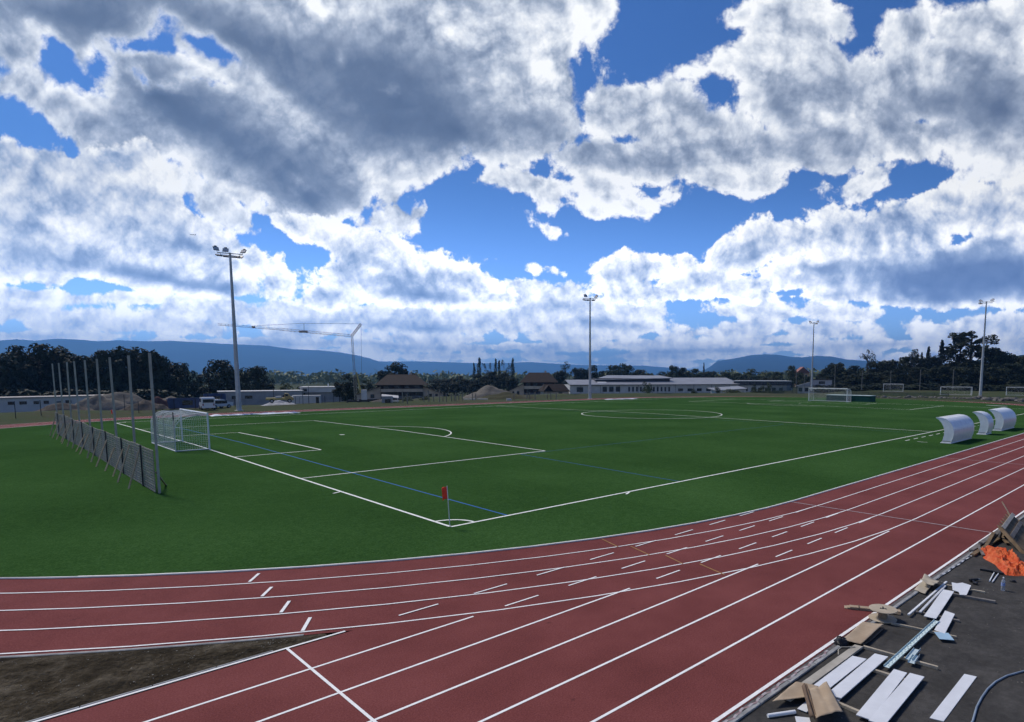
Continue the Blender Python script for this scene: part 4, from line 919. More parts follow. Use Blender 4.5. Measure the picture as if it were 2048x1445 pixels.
top_tree('spreading_tree', 'tall', 0, M_leafd, 1945, 659, 284, 92, 'tallest tree of the right wood, one broad open crown behind the floodlight mast', GR, dens=3.4, leaf=.6)
top_tree('spreading_tree', 'tall', 1, M_leafd, 1922, 668, 290, 62, 'open crowned tree at the left flank of the broad tallest tree', GR, dens=3.0, leaf=.6)
top_tree('spreading_tree', 'tall', 1, M_leafd, 1975, 672, 288, 62, 'open crowned tree at the right flank of the broad tallest tree', GR, dens=3.0, leaf=.6)
for (u, v, w, lb) in ((1858, 692, 20, 'smaller pointed conifer of the right wood'), (1885, 679, 26, 'larger pointed conifer of the right wood'), (1844, 704, 16, 'small conifer at the left of the pointed pair')):
    top_tree('conifer_tree', 'conifer', 1, M_leafc, u, v, 284, w, lb, 'conifers of the right wood')
# shrubs in front of the hall and by the fences
for k, (u, v, w, D, lb) in enumerate([(1297, 762, 30, 200, 'green shrub with a raised crown in front of the white hall'), (1388, 776, 16, 205, 'small shrub in front of the hall roof, near the right hill'), (1436, 772, 14, 205, 'small shrub at the right end of the hall'), (1465, 778, 46, 195, 'low green hedge shrub below the pale ramp'), (1508, 764, 14, 215, 'dark small tree beside the flat roofed building'), (1524, 770, 12, 215, 'dark narrow shrub in front of the flat roofed building'), (1538, 763, 16, 215, 'dark shrub in the middle of the flat roofed building'),
        (1520, 778, 40, 200, 'grey green shrub mass by the far fence, left'), (1555, 780, 40, 198, 'grey green shrub mass by the far fence, right'), (1240, 788, 40, 176, 'low brown weeds right of the middle mast'), (1330, 786, 60, 178, 'low brown weeds in front of the hall windows'), (1150, 788, 40, 172, 'low weeds left of the middle mast'), (812, 792, 30, 130, 'low weedy shrub near the stakes'), (850, 790, 26, 140, 'weedy shrub right of the big chalet')]):
    top_tree('shrub', 'bush', k % 3, M_leafm if k % 3 else M_leafl, u, v, D, w, lb, None, 'shrub', 0.1, .28)

# ---------------------------------------------------------------- far off: valley wood and mountains
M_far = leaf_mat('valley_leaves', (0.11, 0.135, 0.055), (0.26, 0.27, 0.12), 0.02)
mb = MB(); rn = random.Random(21)
for k in range(900):
    u = rn.uniform(360, 1750); D = 620 * (3.6 ** rn.random())
    p = at(u, 748, D); z0 = terrain_z(p.x, p.y); h = rn.uniform(9, 15); 
    c = Vector((p.x, p.y, z0 + h * .5)); wv = rn.uniform(.8, 1.5)
    for q in range(4):
        cc = c + Vector((rn.uniform(-.5, .5) * h, rn.uniform(-.5, .5) * h, rn.uniform(-.1, .2) * h))
        leaves(mb, cc, h * .42 * wv, 14, 2.6, rn, .75)
fo = mb.build('valley_wood', M_far, fixn=False); tag(fo, 'pale green wooded valley seen between the trees and the mountains', 'wood', kind='stuff')
M_mtn = zone_mat('forested_mountain', [(0.3, (0.012, 0.022, 0.020)), (0.55, (0.020, 0.034, 0.028)), (0.8, (0.040, 0.055, 0.045))], 0.0009, 0.006, bump=0.0)
def mountain(ridge, D0, D1, D2, seed, rough=0.05, sub=6):
    """ridge line of (u, v) at distance D1, slopes down to D0 in front and D2 behind"""
    pts = []
    for i in range(len(ridge) - 1):
        (u0, v0), (u1, v1) = ridge[i], ridge[i + 1]
        for k in range(sub): t = k / sub; pts.append((u0 + (u1 - u0) * t, v0 + (v1 - v0) * t))
    pts.append(ridge[-1]); P = []
    top = []
    for (u, v) in pts: top.append(at(u, v, D1))
    for j in range(-14, 9):
        row = []
        for i, (u, v) in enumerate(pts):
            t = j / 14 if j < 0 else j / 8
            D = D1 + (D1 - D0) * t if j < 0 else D1 + (D2 - D1) * t
            b0 = at(u, 748, D); h = max(0, top[i].z + 20)
            s = (1 - abs(t)) ** 0.85
            nz = 0 if j == 0 else (mnoise.noise(Vector((b0.x / 900, b0.y / 900, seed))) * .5 + mnoise.noise(Vector((b0.x / 350, b0.y / 350, seed))) * .25) * h * rough * 4 * (1 - abs(t)) * min(1, abs(t) * 4)
            row.append((b0.x, b0.y, -20 + h * s + nz - 2 * abs(t)))
        P.append(row)
    o = MB().grid(P).build('mountain_range', M_mtn, fixn=False); tag(o, kind='structure'); return o
mountain([(-260, 688), (-150, 684), (0, 682), (40, 679), (75, 682), (120, 678), (170, 680), (200, 683), (240, 681), (300, 683), (345, 682), (400, 685), (450, 688), (500, 690), (540, 692), (560, 695), (590, 699), (640, 701), (680, 705), (715, 711), (740, 717), (765, 726), (800, 736), (840, 748)], 7400, 10500, 12800, 1.0)
mountain([(640, 736), (700, 724), (760, 723.5), (840, 723), (900, 725), (960, 727), (1020, 726), (1060, 724.5), (1100, 727), (1150, 730), (1200, 731), (1250, 731), (1290, 732), (1340, 736), (1420, 744)], 10200, 12600, 13700, 4.0)
mountain([(1330, 750), (1405, 742), (1418, 735), (1435, 722), (1470, 717), (1500, 711), (1530, 709), (1555, 710), (1580, 714), (1605, 715), (1630, 712), (1660, 713), (1690, 719), (1730, 722), (1790, 728), (1850, 738), (1900, 750)], 6200, 9500, 11500, 7.0)
mountain([(1850, 735), (1960, 720), (2030, 712), (2060, 708), (2200, 704), (2400, 715)], 900, 1300, 1800, 9.0, .03)

# ---------------------------------------------------------------- buildings
M_plaster = mat('cream_plaster', (0.48, 0.40, 0.32), 0.9, 0.12, 0.6); M_roofb = mat('brown_roof_tiles', (0.026, 0.016, 0.011), 0.85, 0.25, 1.5, 0.4, 6)
M_wooddk = mat('dark_brown_cladding', (0.032, 0.022, 0.016), 0.8, 0.25, 2.0); M_win = mat('dark_window_glass', (0.018, 0.021, 0.026), 0.15, 0.2, 2.0, spec=0.7)
M_balc = mat('grey_balcony', (0.13, 0.13, 0.135), 0.7, 0.15, 1.0); M_wall = mat('white_render_wall', (0.54, 0.53, 0.51), 0.85, 0.08, 0.5); M_greyw = mat('grey_block_wall', (0.27, 0.28, 0.29), 0.9, 0.12, 0.6)
M_metr = mat('pale_metal_roof', (0.29, 0.295, 0.31), 0.5, 0.08, 0.3, metal=0.2); M_dtrim = mat('dark_trim', (0.045, 0.045, 0.05), 0.7)
def gable(mb, x0, x1, y0, y1, ze, zr, over=0.5, axis='x', hip=0.0, th=0.18):
    """roof with its ridge along an axis; hip pulls the ridge ends in"""
    a0, a1, b0, b1 = x0 - over, x1 + over, y0 - over, y1 + over
    if axis == 'x': m_ = (b0 + b1) / 2; v = [(a0, b0, ze), (a1, b0, ze), (a1, b1, ze), (a0, b1, ze), (a0 + hip, m_, zr), (a1 - hip, m_, zr)]
    else: m_ = (a0 + a1) / 2; v = [(a0, b1, ze), (a0, b0, ze), (a1, b0, ze), (a1, b1, ze), (m_, b1 - hip, zr), (m_, b0 + hip, zr)]
    if axis == 'x': f = [(0, 1, 5, 4), (2, 3, 4, 5), (3, 0, 4), (1, 2, 5)]
    else: f = [(1, 5, 4, 0), (2, 3, 4, 5), (1, 2, 5), (3, 0, 4)]
    k = len(v); v2 = v + [(p[0], p[1], p[2] - th) for p in v]
    f2 = f + [tuple(reversed([k + i for i in q])) for q in f] + [(0, k, k + 1, 1), (1, k + 1, k + 2, 2), (2, k + 2, k + 3, 3), (3, k + 3, k, 0)]
    mb.add(v2, f2); return mb
def window(t, x, y, z, w, h, name='window', m=None, d=0.06, frame=True):
    f = MB().box((x, y, z), (w, d, h)).build(name, m or M_dtrim, t)
    if frame: MB().box((x, y - d / 2 - .006, z), (w - .14, .012, h - .14)).build('pane', M_win, f)
    return f
def chalet(u, D, v_ridge, base, label, scale=1.0, flip=1):
    c = at(u, 748.5, D); zr = at(u, v_ridge, D).z; t = empty('chalet', (c.x, c.y, base), faceaz(c), label, 'house')
    H = zr - base; ze = H - 3.6; ze2 = ze
    # middle block with three floors of balconies
    MB().box((0, 5, ze / 2), (11.5, 10, ze)).build('wall', M_wooddk, t)
    gable(MB(), -6.6, 6.6, -1.2, 11, ze, H, .7, 'x', 3.4).build('roof', M_roofb, t)
    for k in range(3):
        z = ze - 2.55 - 2.5 * k + .15
        if z < .4: continue
        b = MB(); b.box((0, -0.75, z + .5), (11.3, .10, 1.0)); b.box((0, -.4, z), (11.4, .9, .16)); b.build('balcony', M_balc if k else M_plaster, t)
        for j in range(4): window(t, -4.2 + 2.8 * j, -.04, z + 1.35, 1.5, 1.7)
        for j in range(3): MB().box((-5.6 + 5.6 * j, -.7, z + 1.3), (.16, .16, 2.5)).build('balcony_post', M_wooddk, t)
    # wings with gable ends, one storey lower
    for s, L in ((-1, 6.2), (1, 5.6)):
        x0, x1 = (5.76, 5.76 + L) if s > 0 else (-5.76 - L, -5.76)
        zw = ze - 3.3
        mb = MB(); mb.box(((x0 + x1) / 2, 4.6, zw / 2), (L - .02, 8.4, zw))
        xi = x0 if s > 0 else x1; xo = x1 if s > 0 else x0
        mb.add([(xi, .42, zw), (xo, .42, zw), (xi, .42, zw + 2.7), (xi, 8.8, zw), (xo, 8.8, zw), (xi, 8.8, zw + 2.7)], [(0, 1, 2), (3, 5, 4), (0, 3, 4, 1), (1, 4, 5, 2), (0, 2, 5, 3)])
        mb.build('wing_wall', M_plaster, t)
        mb = MB(); e = .35 * s
        for (dz) in (0,):
            v = [(xi, -.3, zw + 2.95), (xo + e * 2.2, -.3, zw - .32), (xo + e * 2.2, 9.4, zw - .32), (xi, 9.4, zw + 2.95)]; v2 = v + [(p[0], p[1], p[2] - .2) for p in v]
            mb.add(v2, [(0, 1, 2, 3), (7, 6, 5, 4), (0, 4, 5, 1), (1, 5, 6, 2), (2, 6, 7, 3), (3, 7, 4, 0)])
        mb.build('wing_roof', M_roofb, t)
        window(t, (x0 + x1) / 2 - s * .9, .36, zw - .6, 1.0, 1.3); window(t, (x0 + x1) / 2 + s * .9, .36, zw - .4, .7, .7)
        MB().box(((x0 + x1) / 2, -.3, zw - 1.9), (L, 1.2, .5)).build('porch_roof', M_roofb, t)
    ch = MB(); ch.box((2.5, 6.5, H - .2), (.8, .8, 1.8)); ch.build('chimney', M_plaster, t)
    t.scale = (scale, scale, 1)
    return t
chalet(803, 232, 749.5, -3.9, 'large brown roofed chalet with rows of balconies, right of the crane', 1.25)
chalet(1078, 236, 745.5, -3.4, 'second brown roofed chalet with dark balconies, left of the white hall', 0.98)
# annex in front of the second chalet: low brown roof and pale gable
c = at(1112, 748.5, 215); t = empty('brown_roofed_annex', (c.x, c.y, -2.6), faceaz(c) + .25, 'low brown roofed annex with a pale gable in front of the second chalet', 'house')
mb = MB(); mb.box((0, 3, 1.15), (8.2, 6, 2.3)); mb.add([(-4.1, 0, 2.3), (-1.5, 0, 2.3), (-2.8, 0, 4.0), (-4.1, .02, 2.3)], [(0, 1, 2)]); mb.build('wall', M_plaster, t); gable(MB(), -4.1, 4.1, 0, 6, 2.32, 4.6, .6, 'x', 1.2).build('roof', M_roofb, t)
gable(MB(), -4.3, -1.7, -1.2, 3, 2.36, 4.2, .3, 'y').build('porch_roof', M_roofb, t); window(t, 1.5, -.03, 1.3, 1.4, 1.2); MB().box((-3.6, -1.1, 1.1), (.3, .3, 2.2)).build('porch_post', M_plaster, t)
# white hall with stepped metal roofs
c = at(1140, 748.5, 300); c2 = at(1478, 748.5, 330); L = (c2 - c).xy.length; rz = math.atan2(c2.y - c.y, c2.x - c.x)
zb = -3.9
t = empty('school_hall', (c.x, c.y, zb), rz, 'long white hall with stepped pale metal roofs behind the far side', 'hall')
E1 = at(1140, 770, 300).z - zb                                                    # eaves height
MB().box((L / 2, 9, E1 / 2), (L, 18, E1)).build('wall', M_wall, t)
mb = MB(); mb.add([(-.4, -1.0, E1 + .02), (L + .4, -1.0, E1 + .02), (L + .4, 10, E1 + 2.3), (-.4, 10, E1 + 2.3), (L + .4, 18.4, E1 + .6), (-.4, 18.4, E1 + .6)], [(0, 1, 2, 3), (3, 2, 4, 5)])
mb.add([(-.4, -1.0, E1 - .22), (L + .4, -1.0, E1 - .22), (L + .4, -1.0, E1 + .02), (-.4, -1.0, E1 + .02)], [(0, 1, 2, 3)]); mb.build('lower_roof', M_metr, t)
fr_ = MB(); fr_.box((L / 2, -1.06, E1 - .13), (L + .8, .1, .22)); fr_.build('eaves_trim', M_dtrim, t)
xa, xb = L * .16, L * .60
z1 = E1 + 1.25
MB().box(((xa + xb) / 2, 12, z1 + .9), (xb - xa, 12, 1.7)).build('clerestory', M_dtrim, t)
H2 = at(1265, 751.5, 312).z - zb
mb = MB(); mb.add([(xa - 1, 5.0, z1 + 1.2), (xb + 1.5, 5.0, z1 + 1.9), (xb - 1, 17, H2), (xa + 9, 17, H2 + .1), (xa - 1, 5.0, z1 + .9), (xb + 1.5, 5.0, z1 + 1.6), (xb - 1, 17, H2 - .3), (xa + 9, 17, H2 - .2)], [(0, 1, 2, 3), (7, 6, 5, 4), (0, 4, 5, 1), (1, 5, 6, 2), (2, 6, 7, 3), (3, 7, 4, 0)]); mb.build('upper_roof', M_metr, t)
mb = MB(); mb.add([(xb + .2, 6, z1), (xb + .2, 16.8, z1), (xb - .4, 16.8, H2 - .3), (xb + .3, 6, z1 + 1.6)], [(0, 1, 2, 3)]); mb.build('upper_gable', M_wall, t)
mb = MB(); mb.add([(xb - 2, 6.5, z1 + .3), (L + .3, 6.5, z1 + .3), (L + .3, 15, z1 + 1.9), (xb - 2, 15, z1 + 1.9), (xb - 2, 6.5, z1 + .0), (L + .3, 6.5, z1 + 0), (L + .3, 15, z1 + 1.6), (xb - 2, 15, z1 + 1.6)], [(0, 1, 2, 3), (7, 6, 5, 4), (0, 4, 5, 1), (1, 5, 6, 2), (2, 6, 7, 3), (3, 7, 4, 0)]); mb.build('side_roof', M_metr, t)
mb = MB(); mb.box((L * .19, 3.5, E1 + 1.02), (4.4, 1.6, .2), Matrix.Rotation(R(11), 3, 'X')); mb.build('skylight', M_post, t)
W_ = lambda x, w, h: window(t, x, -.04, h / 2 + .8, w, h)
W_(L * .055, 3.2, 2.3)
for k in range(3): W_(L * .195 + 3.3 * k, 2.2, 2.5)
for k in range(6): W_(L * .335 + 2.0 * k, .95, 2.3)
for k in range(5): W_(L * .48 + 2.0 * k, .95, 2.2)
for k in range(5): W_(L * .64 + 5.0 * k, 2.6, 1.4)
for k in range(9): MB().box((L * (.06 + .11 * k), -.06, E1 / 2), (.14, .08, E1 - .3)).build('downpipe', M_dtrim, t)
# pale ramp roof at the right end of the hall
c = at(1466, 748.5, 285); t = empty('ramp_building', (c.x, c.y, -3.2), faceaz(c) + .5, 'low building with a pale sloping roof at the right end of the hall', 'building')
mb = MB(); mb.box((0, 4, .9), (13, 8, 1.8)); mb.build('wall', M_wall, t)
mb = MB(); mb.add([(-8, -.6, 1.5), (7, -.6, 2.3), (7.4, 8.6, 3.2), (-8, 8.6, 2.4), (-8, -.6, 1.25), (7, -.6, 2.05), (7.4, 8.6, 2.95), (-8, 8.6, 2.15)], [(0, 1, 2, 3), (7, 6, 5, 4), (0, 4, 5, 1), (1, 5, 6, 2), (2, 6, 7, 3), (3, 7, 4, 0)]); mb.build('roof', M_metr, t)
window(t, 1.5, -.04, 1.0, 3.0, .9)
# flat roofed building behind it
c = at(1526, 748.5, 330); t = empty('flat_roofed_building', (c.x, c.y, -4.2), faceaz(c) - .12, 'flat roofed pale building with a dark upper floor, left of the thin mast', 'building')
MB().box((0, 5, 2.0), (27, 10, 4.0)).build('wall', M_wall, t); MB().box((0, 4.6, 4.9), (28.5, 11, 1.85)).build('upper_floor', mat('dark_cladding', (0.07, 0.07, 0.08), 0.7), t)
MB().box((0, 4.4, 6.1), (29.5, 12.2, .5), bev=.05).build('roof_edge', M_wall, t); MB().box((12.5, 0, 3.2), (1.6, 1.4, 6.4)).build('stair_tower', M_greyw, t)
for k in range(7): window(t, -11.5 + 3.4 * k, -.04, 1.9, 1.8, 1.8)
for k in range(8): window(t, -12 + 3.3 * k, -.95, 4.9, 2.4, 1.2)
# orange gabled house far behind
c = at(1606, 748.5, 420); zt = at(1606, 733, 420).z; t = empty('orange_house', (c.x, c.y, -4), faceaz(c) + .3, 'small orange and cream house far behind, near the thin mast', 'house')
MB().box((0, 3, (zt - .2) / 2), (8, 6, zt - .2)).build('wall', mat('orange_plaster', (0.46, 0.30, 0.18), 0.9), t); gable(MB(), -4, 4, 0, 6, zt - .2, zt + 3.6, .5, 'y').build('roof', mat('red_roof_tiles', (0.28, 0.13, 0.10), 0.85), t)
window(t, -2, -.04, zt - 2, 1.2, 1.4); window(t, 2, -.04, zt - 2, 1.2, 1.4)
# clubhouse behind the far goal
c = at(1636, 748.5, 250); t = empty('clubhouse', (c.x, c.y, -1.8), faceaz(c), 'white clubhouse with a raised upper part behind the far goal', 'building')
MB().box((-2, 4, 1.3), (10, 7, 2.6)).build('wall', M_wall, t); MB().box((1.2, 4.5, 3.8), (7.6, 5.6, 2.5)).build('upper_wall', mat('pinkish_wall', (0.46, 0.43, 0.43), 0.9), t)
mb = MB(); mb.add([(-8, .1, 2.62), (-2.7, .1, 2.62), (-2.7, .1, 4.2), (-8, 7.5, 2.62), (-2.7, 7.5, 2.62), (-2.7, 7.5, 4.2)], [(0, 1, 2), (3, 5, 4), (0, 2, 5, 3), (0, 3, 4, 1), (1, 4, 5, 2)]); mb.build('lean_to_roof', M_metr, t)
MB().box((1.2, 4.5, 5.15), (8.2, 6.2, .2)).build('roof', M_roofb, t)
for k in range(4): window(t, -6 + 2.2 * k, .46, 1.4, 1.3, 1.4)
window(t, 1.5, 1.66, 4.0, 2.2, 1.0)
# low white building at the left behind the bank
c = at(70, 748.5, 150); zb = -3.0; t = empty('white_site_building', (c.x, c.y, zb), faceaz(c) + .22, 'long low white building with small square windows behind the grass bank at the left', 'building')
hh = at(70, 796, 150).z - zb
MB().box((0, 3, hh / 2), (24, 6, hh)).build('wall', M_wall, t)
MB().box((0, 3, hh + .08), (24.6, 6.6, .16)).build('roof_edge', mat('beige_trim', (0.40, 0.36, 0.32), 0.8), t)
for x, w in ((-3.6, .8), (-2.0, .95), (-.2, .7), (1.2, .7), (2.9, .85), (4.4, .8)): window(t, x, -.04, hh - .85, w * 1.05, .55 if w != .85 else .2)
for k in range(3): MB().box((7.5 + 1.9 * k, -.05, hh / 2), (.3, .12, hh - .1)).build('dark_post', M_dtrim, t)
# grey block building under construction, flat roofed house, containers
c = at(522, 748.5, 165); zb = -3.2; t = empty('grey_shell_building', (c.x, c.y, zb), faceaz(c) + .06, 'long grey unfinished block building behind the tallest mast', 'building')
hh = at(522, 783.5, 165).z - zb; MB().box((0, 4, hh / 2), (17.6, 8, hh)).build('wall', M_greyw, t); MB().box((0, 4, hh + .06), (17.9, 8.3, .12)).build('roof_edge', M_wall, t)
for x, w in ((-5.6, 1.2), (-2.8, 1.5), (4.6, .5)): window(t, x, -.04, hh - 1.25, w, .7)
c = at(645, 748.5, 172); zb = -3.4; t = empty('flat_roofed_house', (c.x, c.y, zb), faceaz(c) - .08, 'modern white flat roofed house with a grey ground floor, left of the crane', 'house')
h1 = at(645, 785, 172).z - zb; h2 = at(645, 775, 172).z - zb
MB().box((1.0, 4, h1 / 2), (10.4, 8, h1)).build('ground_floor', M_greyw, t); MB().box((.8, 4, (h1 + h2) / 2), (12.2, 9.0, h2 - h1 - .02)).build('upper_floor', M_wall, t)
MB().box((.8, 4, h2 + .06), (12.6, 9.4, .12)).build('roof_edge', M_wall, t)
for x in (.9, 2.6): MB().box((x, 4, h2 + .45), (.22, .22, .7)).build('chimney', M_post, t)
window(t, -4.2, -.56, (h1 + h2) / 2, 1.0, .7); window(t, 5.3, -.04, h1 * .55, .9, 1.7); MB().box((6.6, .4, h1 / 2), (.35, .35, h1)).build('porch_post', M_wall, t)
for k, (u, lb) in enumerate(((592, 'white site container, left one of the row by the flat roofed house'), (610, 'white site container in the middle of the row'), (628, 'white site container with a dark open door, right one of the row'))):
    c = at(u, 748.5, 146); t = empty('site_container', (c.x, c.y, -2.75), faceaz(c) - .08, lb, 'container', 'white site containers')
    mb = MB(); hh = at(u, 791.5, 146).z + 2.75; mb.box((0, 1.2, hh / 2), (2.02, 2.4, hh))
    for q in range(7): mb.box((-.9 + .3 * q, -.015, hh / 2), (.12, .03, hh - .1))
    mb.build('body', M_wall, t)
    MB().box((.45, -.035, hh / 2 - .1), (.6 if k == 2 else .1, .03, hh - .4)).build('door', M_win if k == 2 else M_greyw, t)

# ---------------------------------------------------------------- crane
M_crane = mat('crane_yellow_grey', (0.36, 0.33, 0.27), 0.6, 0.15, 2.0); M_cranep = mat('crane_pale_pink', (0.44, 0.36, 0.33), 0.6, 0.1, 2.0); M_cy = mat('crane_yellow', (0.46, 0.36, 0.13), 0.6, 0.1)
def lattice(mb, a, b, w, n, th=0.06, tri=False):
    a = Vector(a); b = Vector(b); d = (b - a).normalized(); u = Vector((0, 0, 1)) if abs(d.z) < .8 else Vector((0, 1, 0)); x = d.cross(u).normalized(); y = x.cross(d)
    C4 = [x * w / 2 - y * w / 2, -x * w / 2 - y * w / 2, y * w / 2] if tri else [x * w / 2 + y * w / 2, -x * w / 2 + y * w / 2, -x * w / 2 - y * w / 2, x * w / 2 - y * w / 2]
    for q in C4: mb.bar(a + q, b + q, th)
    L = (b - a).length
    for i in range(n):
        p0 = a + d * (L * i / n); p1 = a + d * (L * (i + 1) / n)
        for k in range(len(C4)):
            q, r_ = C4[k], C4[(k + 1) % len(C4)]
            mb.bar(p0 + q, p1 + r_, th * .6)
            mb.bar(p0 + q, p0 + r_, th * .55)
base = gnd(712, 804); DC = (base - CAM).xy.length
zt = lambda u, v: at(u, v, DC).z
t = empty('self_erecting_crane', (base.x, base.y, -0.4), faceaz(base), 'self erecting crane with a long slightly raised jib behind the far side', 'crane')
_n = (base - CAM); _n.z = 0; _n.normalize(); _x = Vector((_n.y, -_n.x, 0))
def cp(u, v):
    """a point of the crane, in its own upright plane through the base"""
    d = ray(u, v); k = (base - CAM).dot(_n) / d.dot(_n); q = CAM + d * k; return (q - base).dot(_x), q.z + .4
fx_ = lambda u, v=745: cp(u, v)[0]
zA = lambda v, u=712: cp(u, v)[1]
mb = MB(); lattice(mb, (0, 0, .9), (fx_(708.5, 740), 0, zA(740, 708.5)), .5, 9, .07); mb.build('lower_mast', M_crane, t)
mb = MB(); lattice(mb, (fx_(708.5, 742), 0, zA(742, 708.5)), (fx_(704, 673), 0, zA(673, 704)), .34, 9, .06); mb.build('upper_mast', M_galvd, t)
mb = MB(); lattice(mb, (fx_(704, 672), 0, zA(672, 704)), (fx_(560, 659), 0, zA(659, 560)), .42, 20, .04, True); lattice(mb, (fx_(560, 659), 0, zA(659, 560)), (fx_(436, 649), 0, zA(649, 436)), .32, 18, .035, True); mb.build('jib', M_cranep, t)
mb = MB(); lattice(mb, (fx_(704, 672), 0, zA(672, 704)), (fx_(722, 648), .4, zA(648, 722)), .35, 6, .06); mb.build('jib_tower', M_cranep, t)
mb = MB(); mb.tube([(fx_(722, 648), .4, zA(648, 722)), (fx_(608, 647), 0, zA(647, 608)), (fx_(500, 652.5), 0, zA(652.5, 500))], .025, 4); mb.bar((fx_(608, 647), 0, zA(647, 608)), (fx_(608, 662), 0, zA(662, 608)), .06); mb.tube([(fx_(722, 648), .4, zA(648, 722)), (fx_(724, 800), .6, zA(800, 724))], .02, 4); mb.build('stay_cable', M_dark, t)
mb = MB(); mb.box((fx_(607, 664), 0, zA(664, 607)), (1.5, .7, .35)); mb.box((fx_(507, 655), 0, zA(655, 507)), (.5, .5, .35)); mb.build('trolley', M_cranep, t)
mb = MB(); mb.bar((fx_(713, 745), 0, zA(745, 713)), (fx_(722, 786), 0, zA(786, 722)), .28); mb.build('strut', M_cy, t)
mb = MB(); mb.box((1.55, 0, 1.75), (1.05, 1.2, 2.0), bev=.05); mb.build('ballast', M_wall, t)
mb = MB(); mb.box((.4, 0, .55), (4.2, .35, .3)); mb.box((.4, 0, .55), (.35, 4.2, .3)); 
for sx in (-1, 1): mb.box((.4 + 2.0 * sx, 0, .2), (.5, .5, .4)); mb.box((.4, 2.0 * sx, .2), (.5, .5, .4))
mb.build('chassis', M_dark, t)

# ---------------------------------------------------------------- building site: heaps, vehicles, stakes
def heap_mat(n, c): return zone_mat(n, [(0.25, tuple(q * .6 for q in c)), (0.55, c), (0.8, tuple(min(1, q * 1.35) for q in c))], 0.5, 3.0, bump=1.0, bscale=3.0, dist=.15)
M_heap = heap_mat('grey_spoil', (0.17, 0.155, 0.13)); M_heap2 = heap_mat('brown_spoil', (0.13, 0.11, 0.09)); M_heapr = heap_mat('red_brown_rubble', (0.135, 0.075, 0.065))
def heap(u, vb, D, wpx, vt, label, m, seed, depth=.6):
    c = at(u, vb, D); zb = min(c.z, tz(c)) - .3; W = wpx * D / FPX; H = at(u, vt, D).z - zb; G = []
    for i in range(29):
        row = []
        for j in range(17):
            a = (i / 28 * 2 - 1); b_ = (j / 16 * 2 - 1); r_ = math.hypot(a, b_)
            h = max(0, 1 - r_) ** .75 * (1 + .45 * hill(a * 2.2, b_ * 2.2, 1, seed)) + .10 * hill(a * 7, b_ * 7, 1, seed + 3) * (1 if r_ < .95 else 0)
            row.append((a * W / 2 * 1.12, b_ * W * depth / 2, max(-.1, h * H * .92)))
        G.append(row)
    mb = MB(); mb.grid(G); return thing(mb, 'spoil_heap', m, label, 'heap', 'spoil heaps of the building site', (c.x, c.y, zb), faceaz(c))
heap(205, 812, 124, 100, 787, 'grey spoil heap behind the middle of the fence posts', M_heap, 1.0)
heap(245, 812, 130, 110, 782, 'largest grey spoil heap behind the tall fence posts', M_heap, 2.6)
heap(290, 815, 118, 70, 798, 'small grey spoil heap in front of the largest one', M_heap2, 4.1)
heap(128, 815, 118, 70, 803, 'low brown spoil heap near the left end of the fence', M_heap2, 5.5)
heap(350, 813, 128, 120, 791, 'broad beige spoil heap behind the near goal', M_heap, 7.2)
heap(318, 812, 121, 54, 793, 'red brown rubble heap left of the blue skip', M_heapr, 8.3)
heap(985, 792, 150, 110, 772, 'grey gravel heap left of the second chalet', M_heap, 9.7)
heap(1015, 797, 146, 130, 784, 'low grassy earth heap in front of the gravel heap', zone_mat('grassy_earth', [(0.3, (0.05, 0.052, 0.026)), (0.6, (0.075, 0.070, 0.042)), (0.8, (0.10, 0.09, 0.06))], .4, 2.0), 11.0)
heap(560, 806, 132, 60, 801, 'white gravel heap beside the yellow truck', mat('pale_gravel', (0.40, 0.40, 0.40), .95, .2, 2.0), 12.2)
heap(770, 800, 140, 60, 795, 'low pale rubble heap right of the crane', M_heap, 13.4)
for (u, v0, v1, w, D, m_, lb) in ((370, 797, 814, 50, 116, mat('blue_skip_paint', (0.055, 0.075, 0.15), .6, .2, .8), 'blue open skip in front of the beige heap'), (430, 788, 801, 34, 150, mat('blue_tarp_roof', (0.035, 0.06, 0.15), .6, .2, .8), 'dark blue covered skip behind the parked cars')):
    c = at(u, v1, D); zb = tz(c); h = at(u, v0, D).z - zb; W = w * D / FPX; t = empty('blue_skip', (c.x, c.y, zb), faceaz(c), lb, 'skip', 'blue skips on the building site')
    mb = MB(); mb.extr([(-W / 2 * .9, .15), (W / 2 * .9, .15), (W / 2, h), (W / 2 - .08, h), (W / 2 * .86, .25), (-W / 2 * .86, .25), (-W / 2 + .08, h), (-W / 2, h)], 'y', -1.0, 1.0); mb.box((0, -.98, h / 2 + .1), (W * .93, .05, h - .15)); mb.box((0, .98, h / 2 + .1), (W * .93, .05, h - .15)); mb.build('body', m_, t)
    mb = MB(); mb.box((W * .08, -1.02, h * .6), (W * .3, .03, h * .45)); mb.build('side_opening', M_win, t); mb = MB()
    for s in (-1, 1): mb.box((s * W * .3, -1.04, h / 2), (.12, .06, h - .1))
    mb.build('rib', M_dark, t)
M_tyre = mat('tyre_rubber', (0.015, 0.015, 0.015), .9); M_rim = mat('wheel_rim', (0.35, 0.35, 0.36), .4, metal=.6)
def wheel(t, x, y, r=.32):
    w = MB(); w.tube([(x, y - .11, r), (x, y + .11, r)], r, 16, smooth=False); wh = w.build('wheel', M_tyre, t)
    MB().tube([(x, y - .13, r), (x, y + .13, r)], r * .58, 12, smooth=False).build('rim', M_rim, wh)
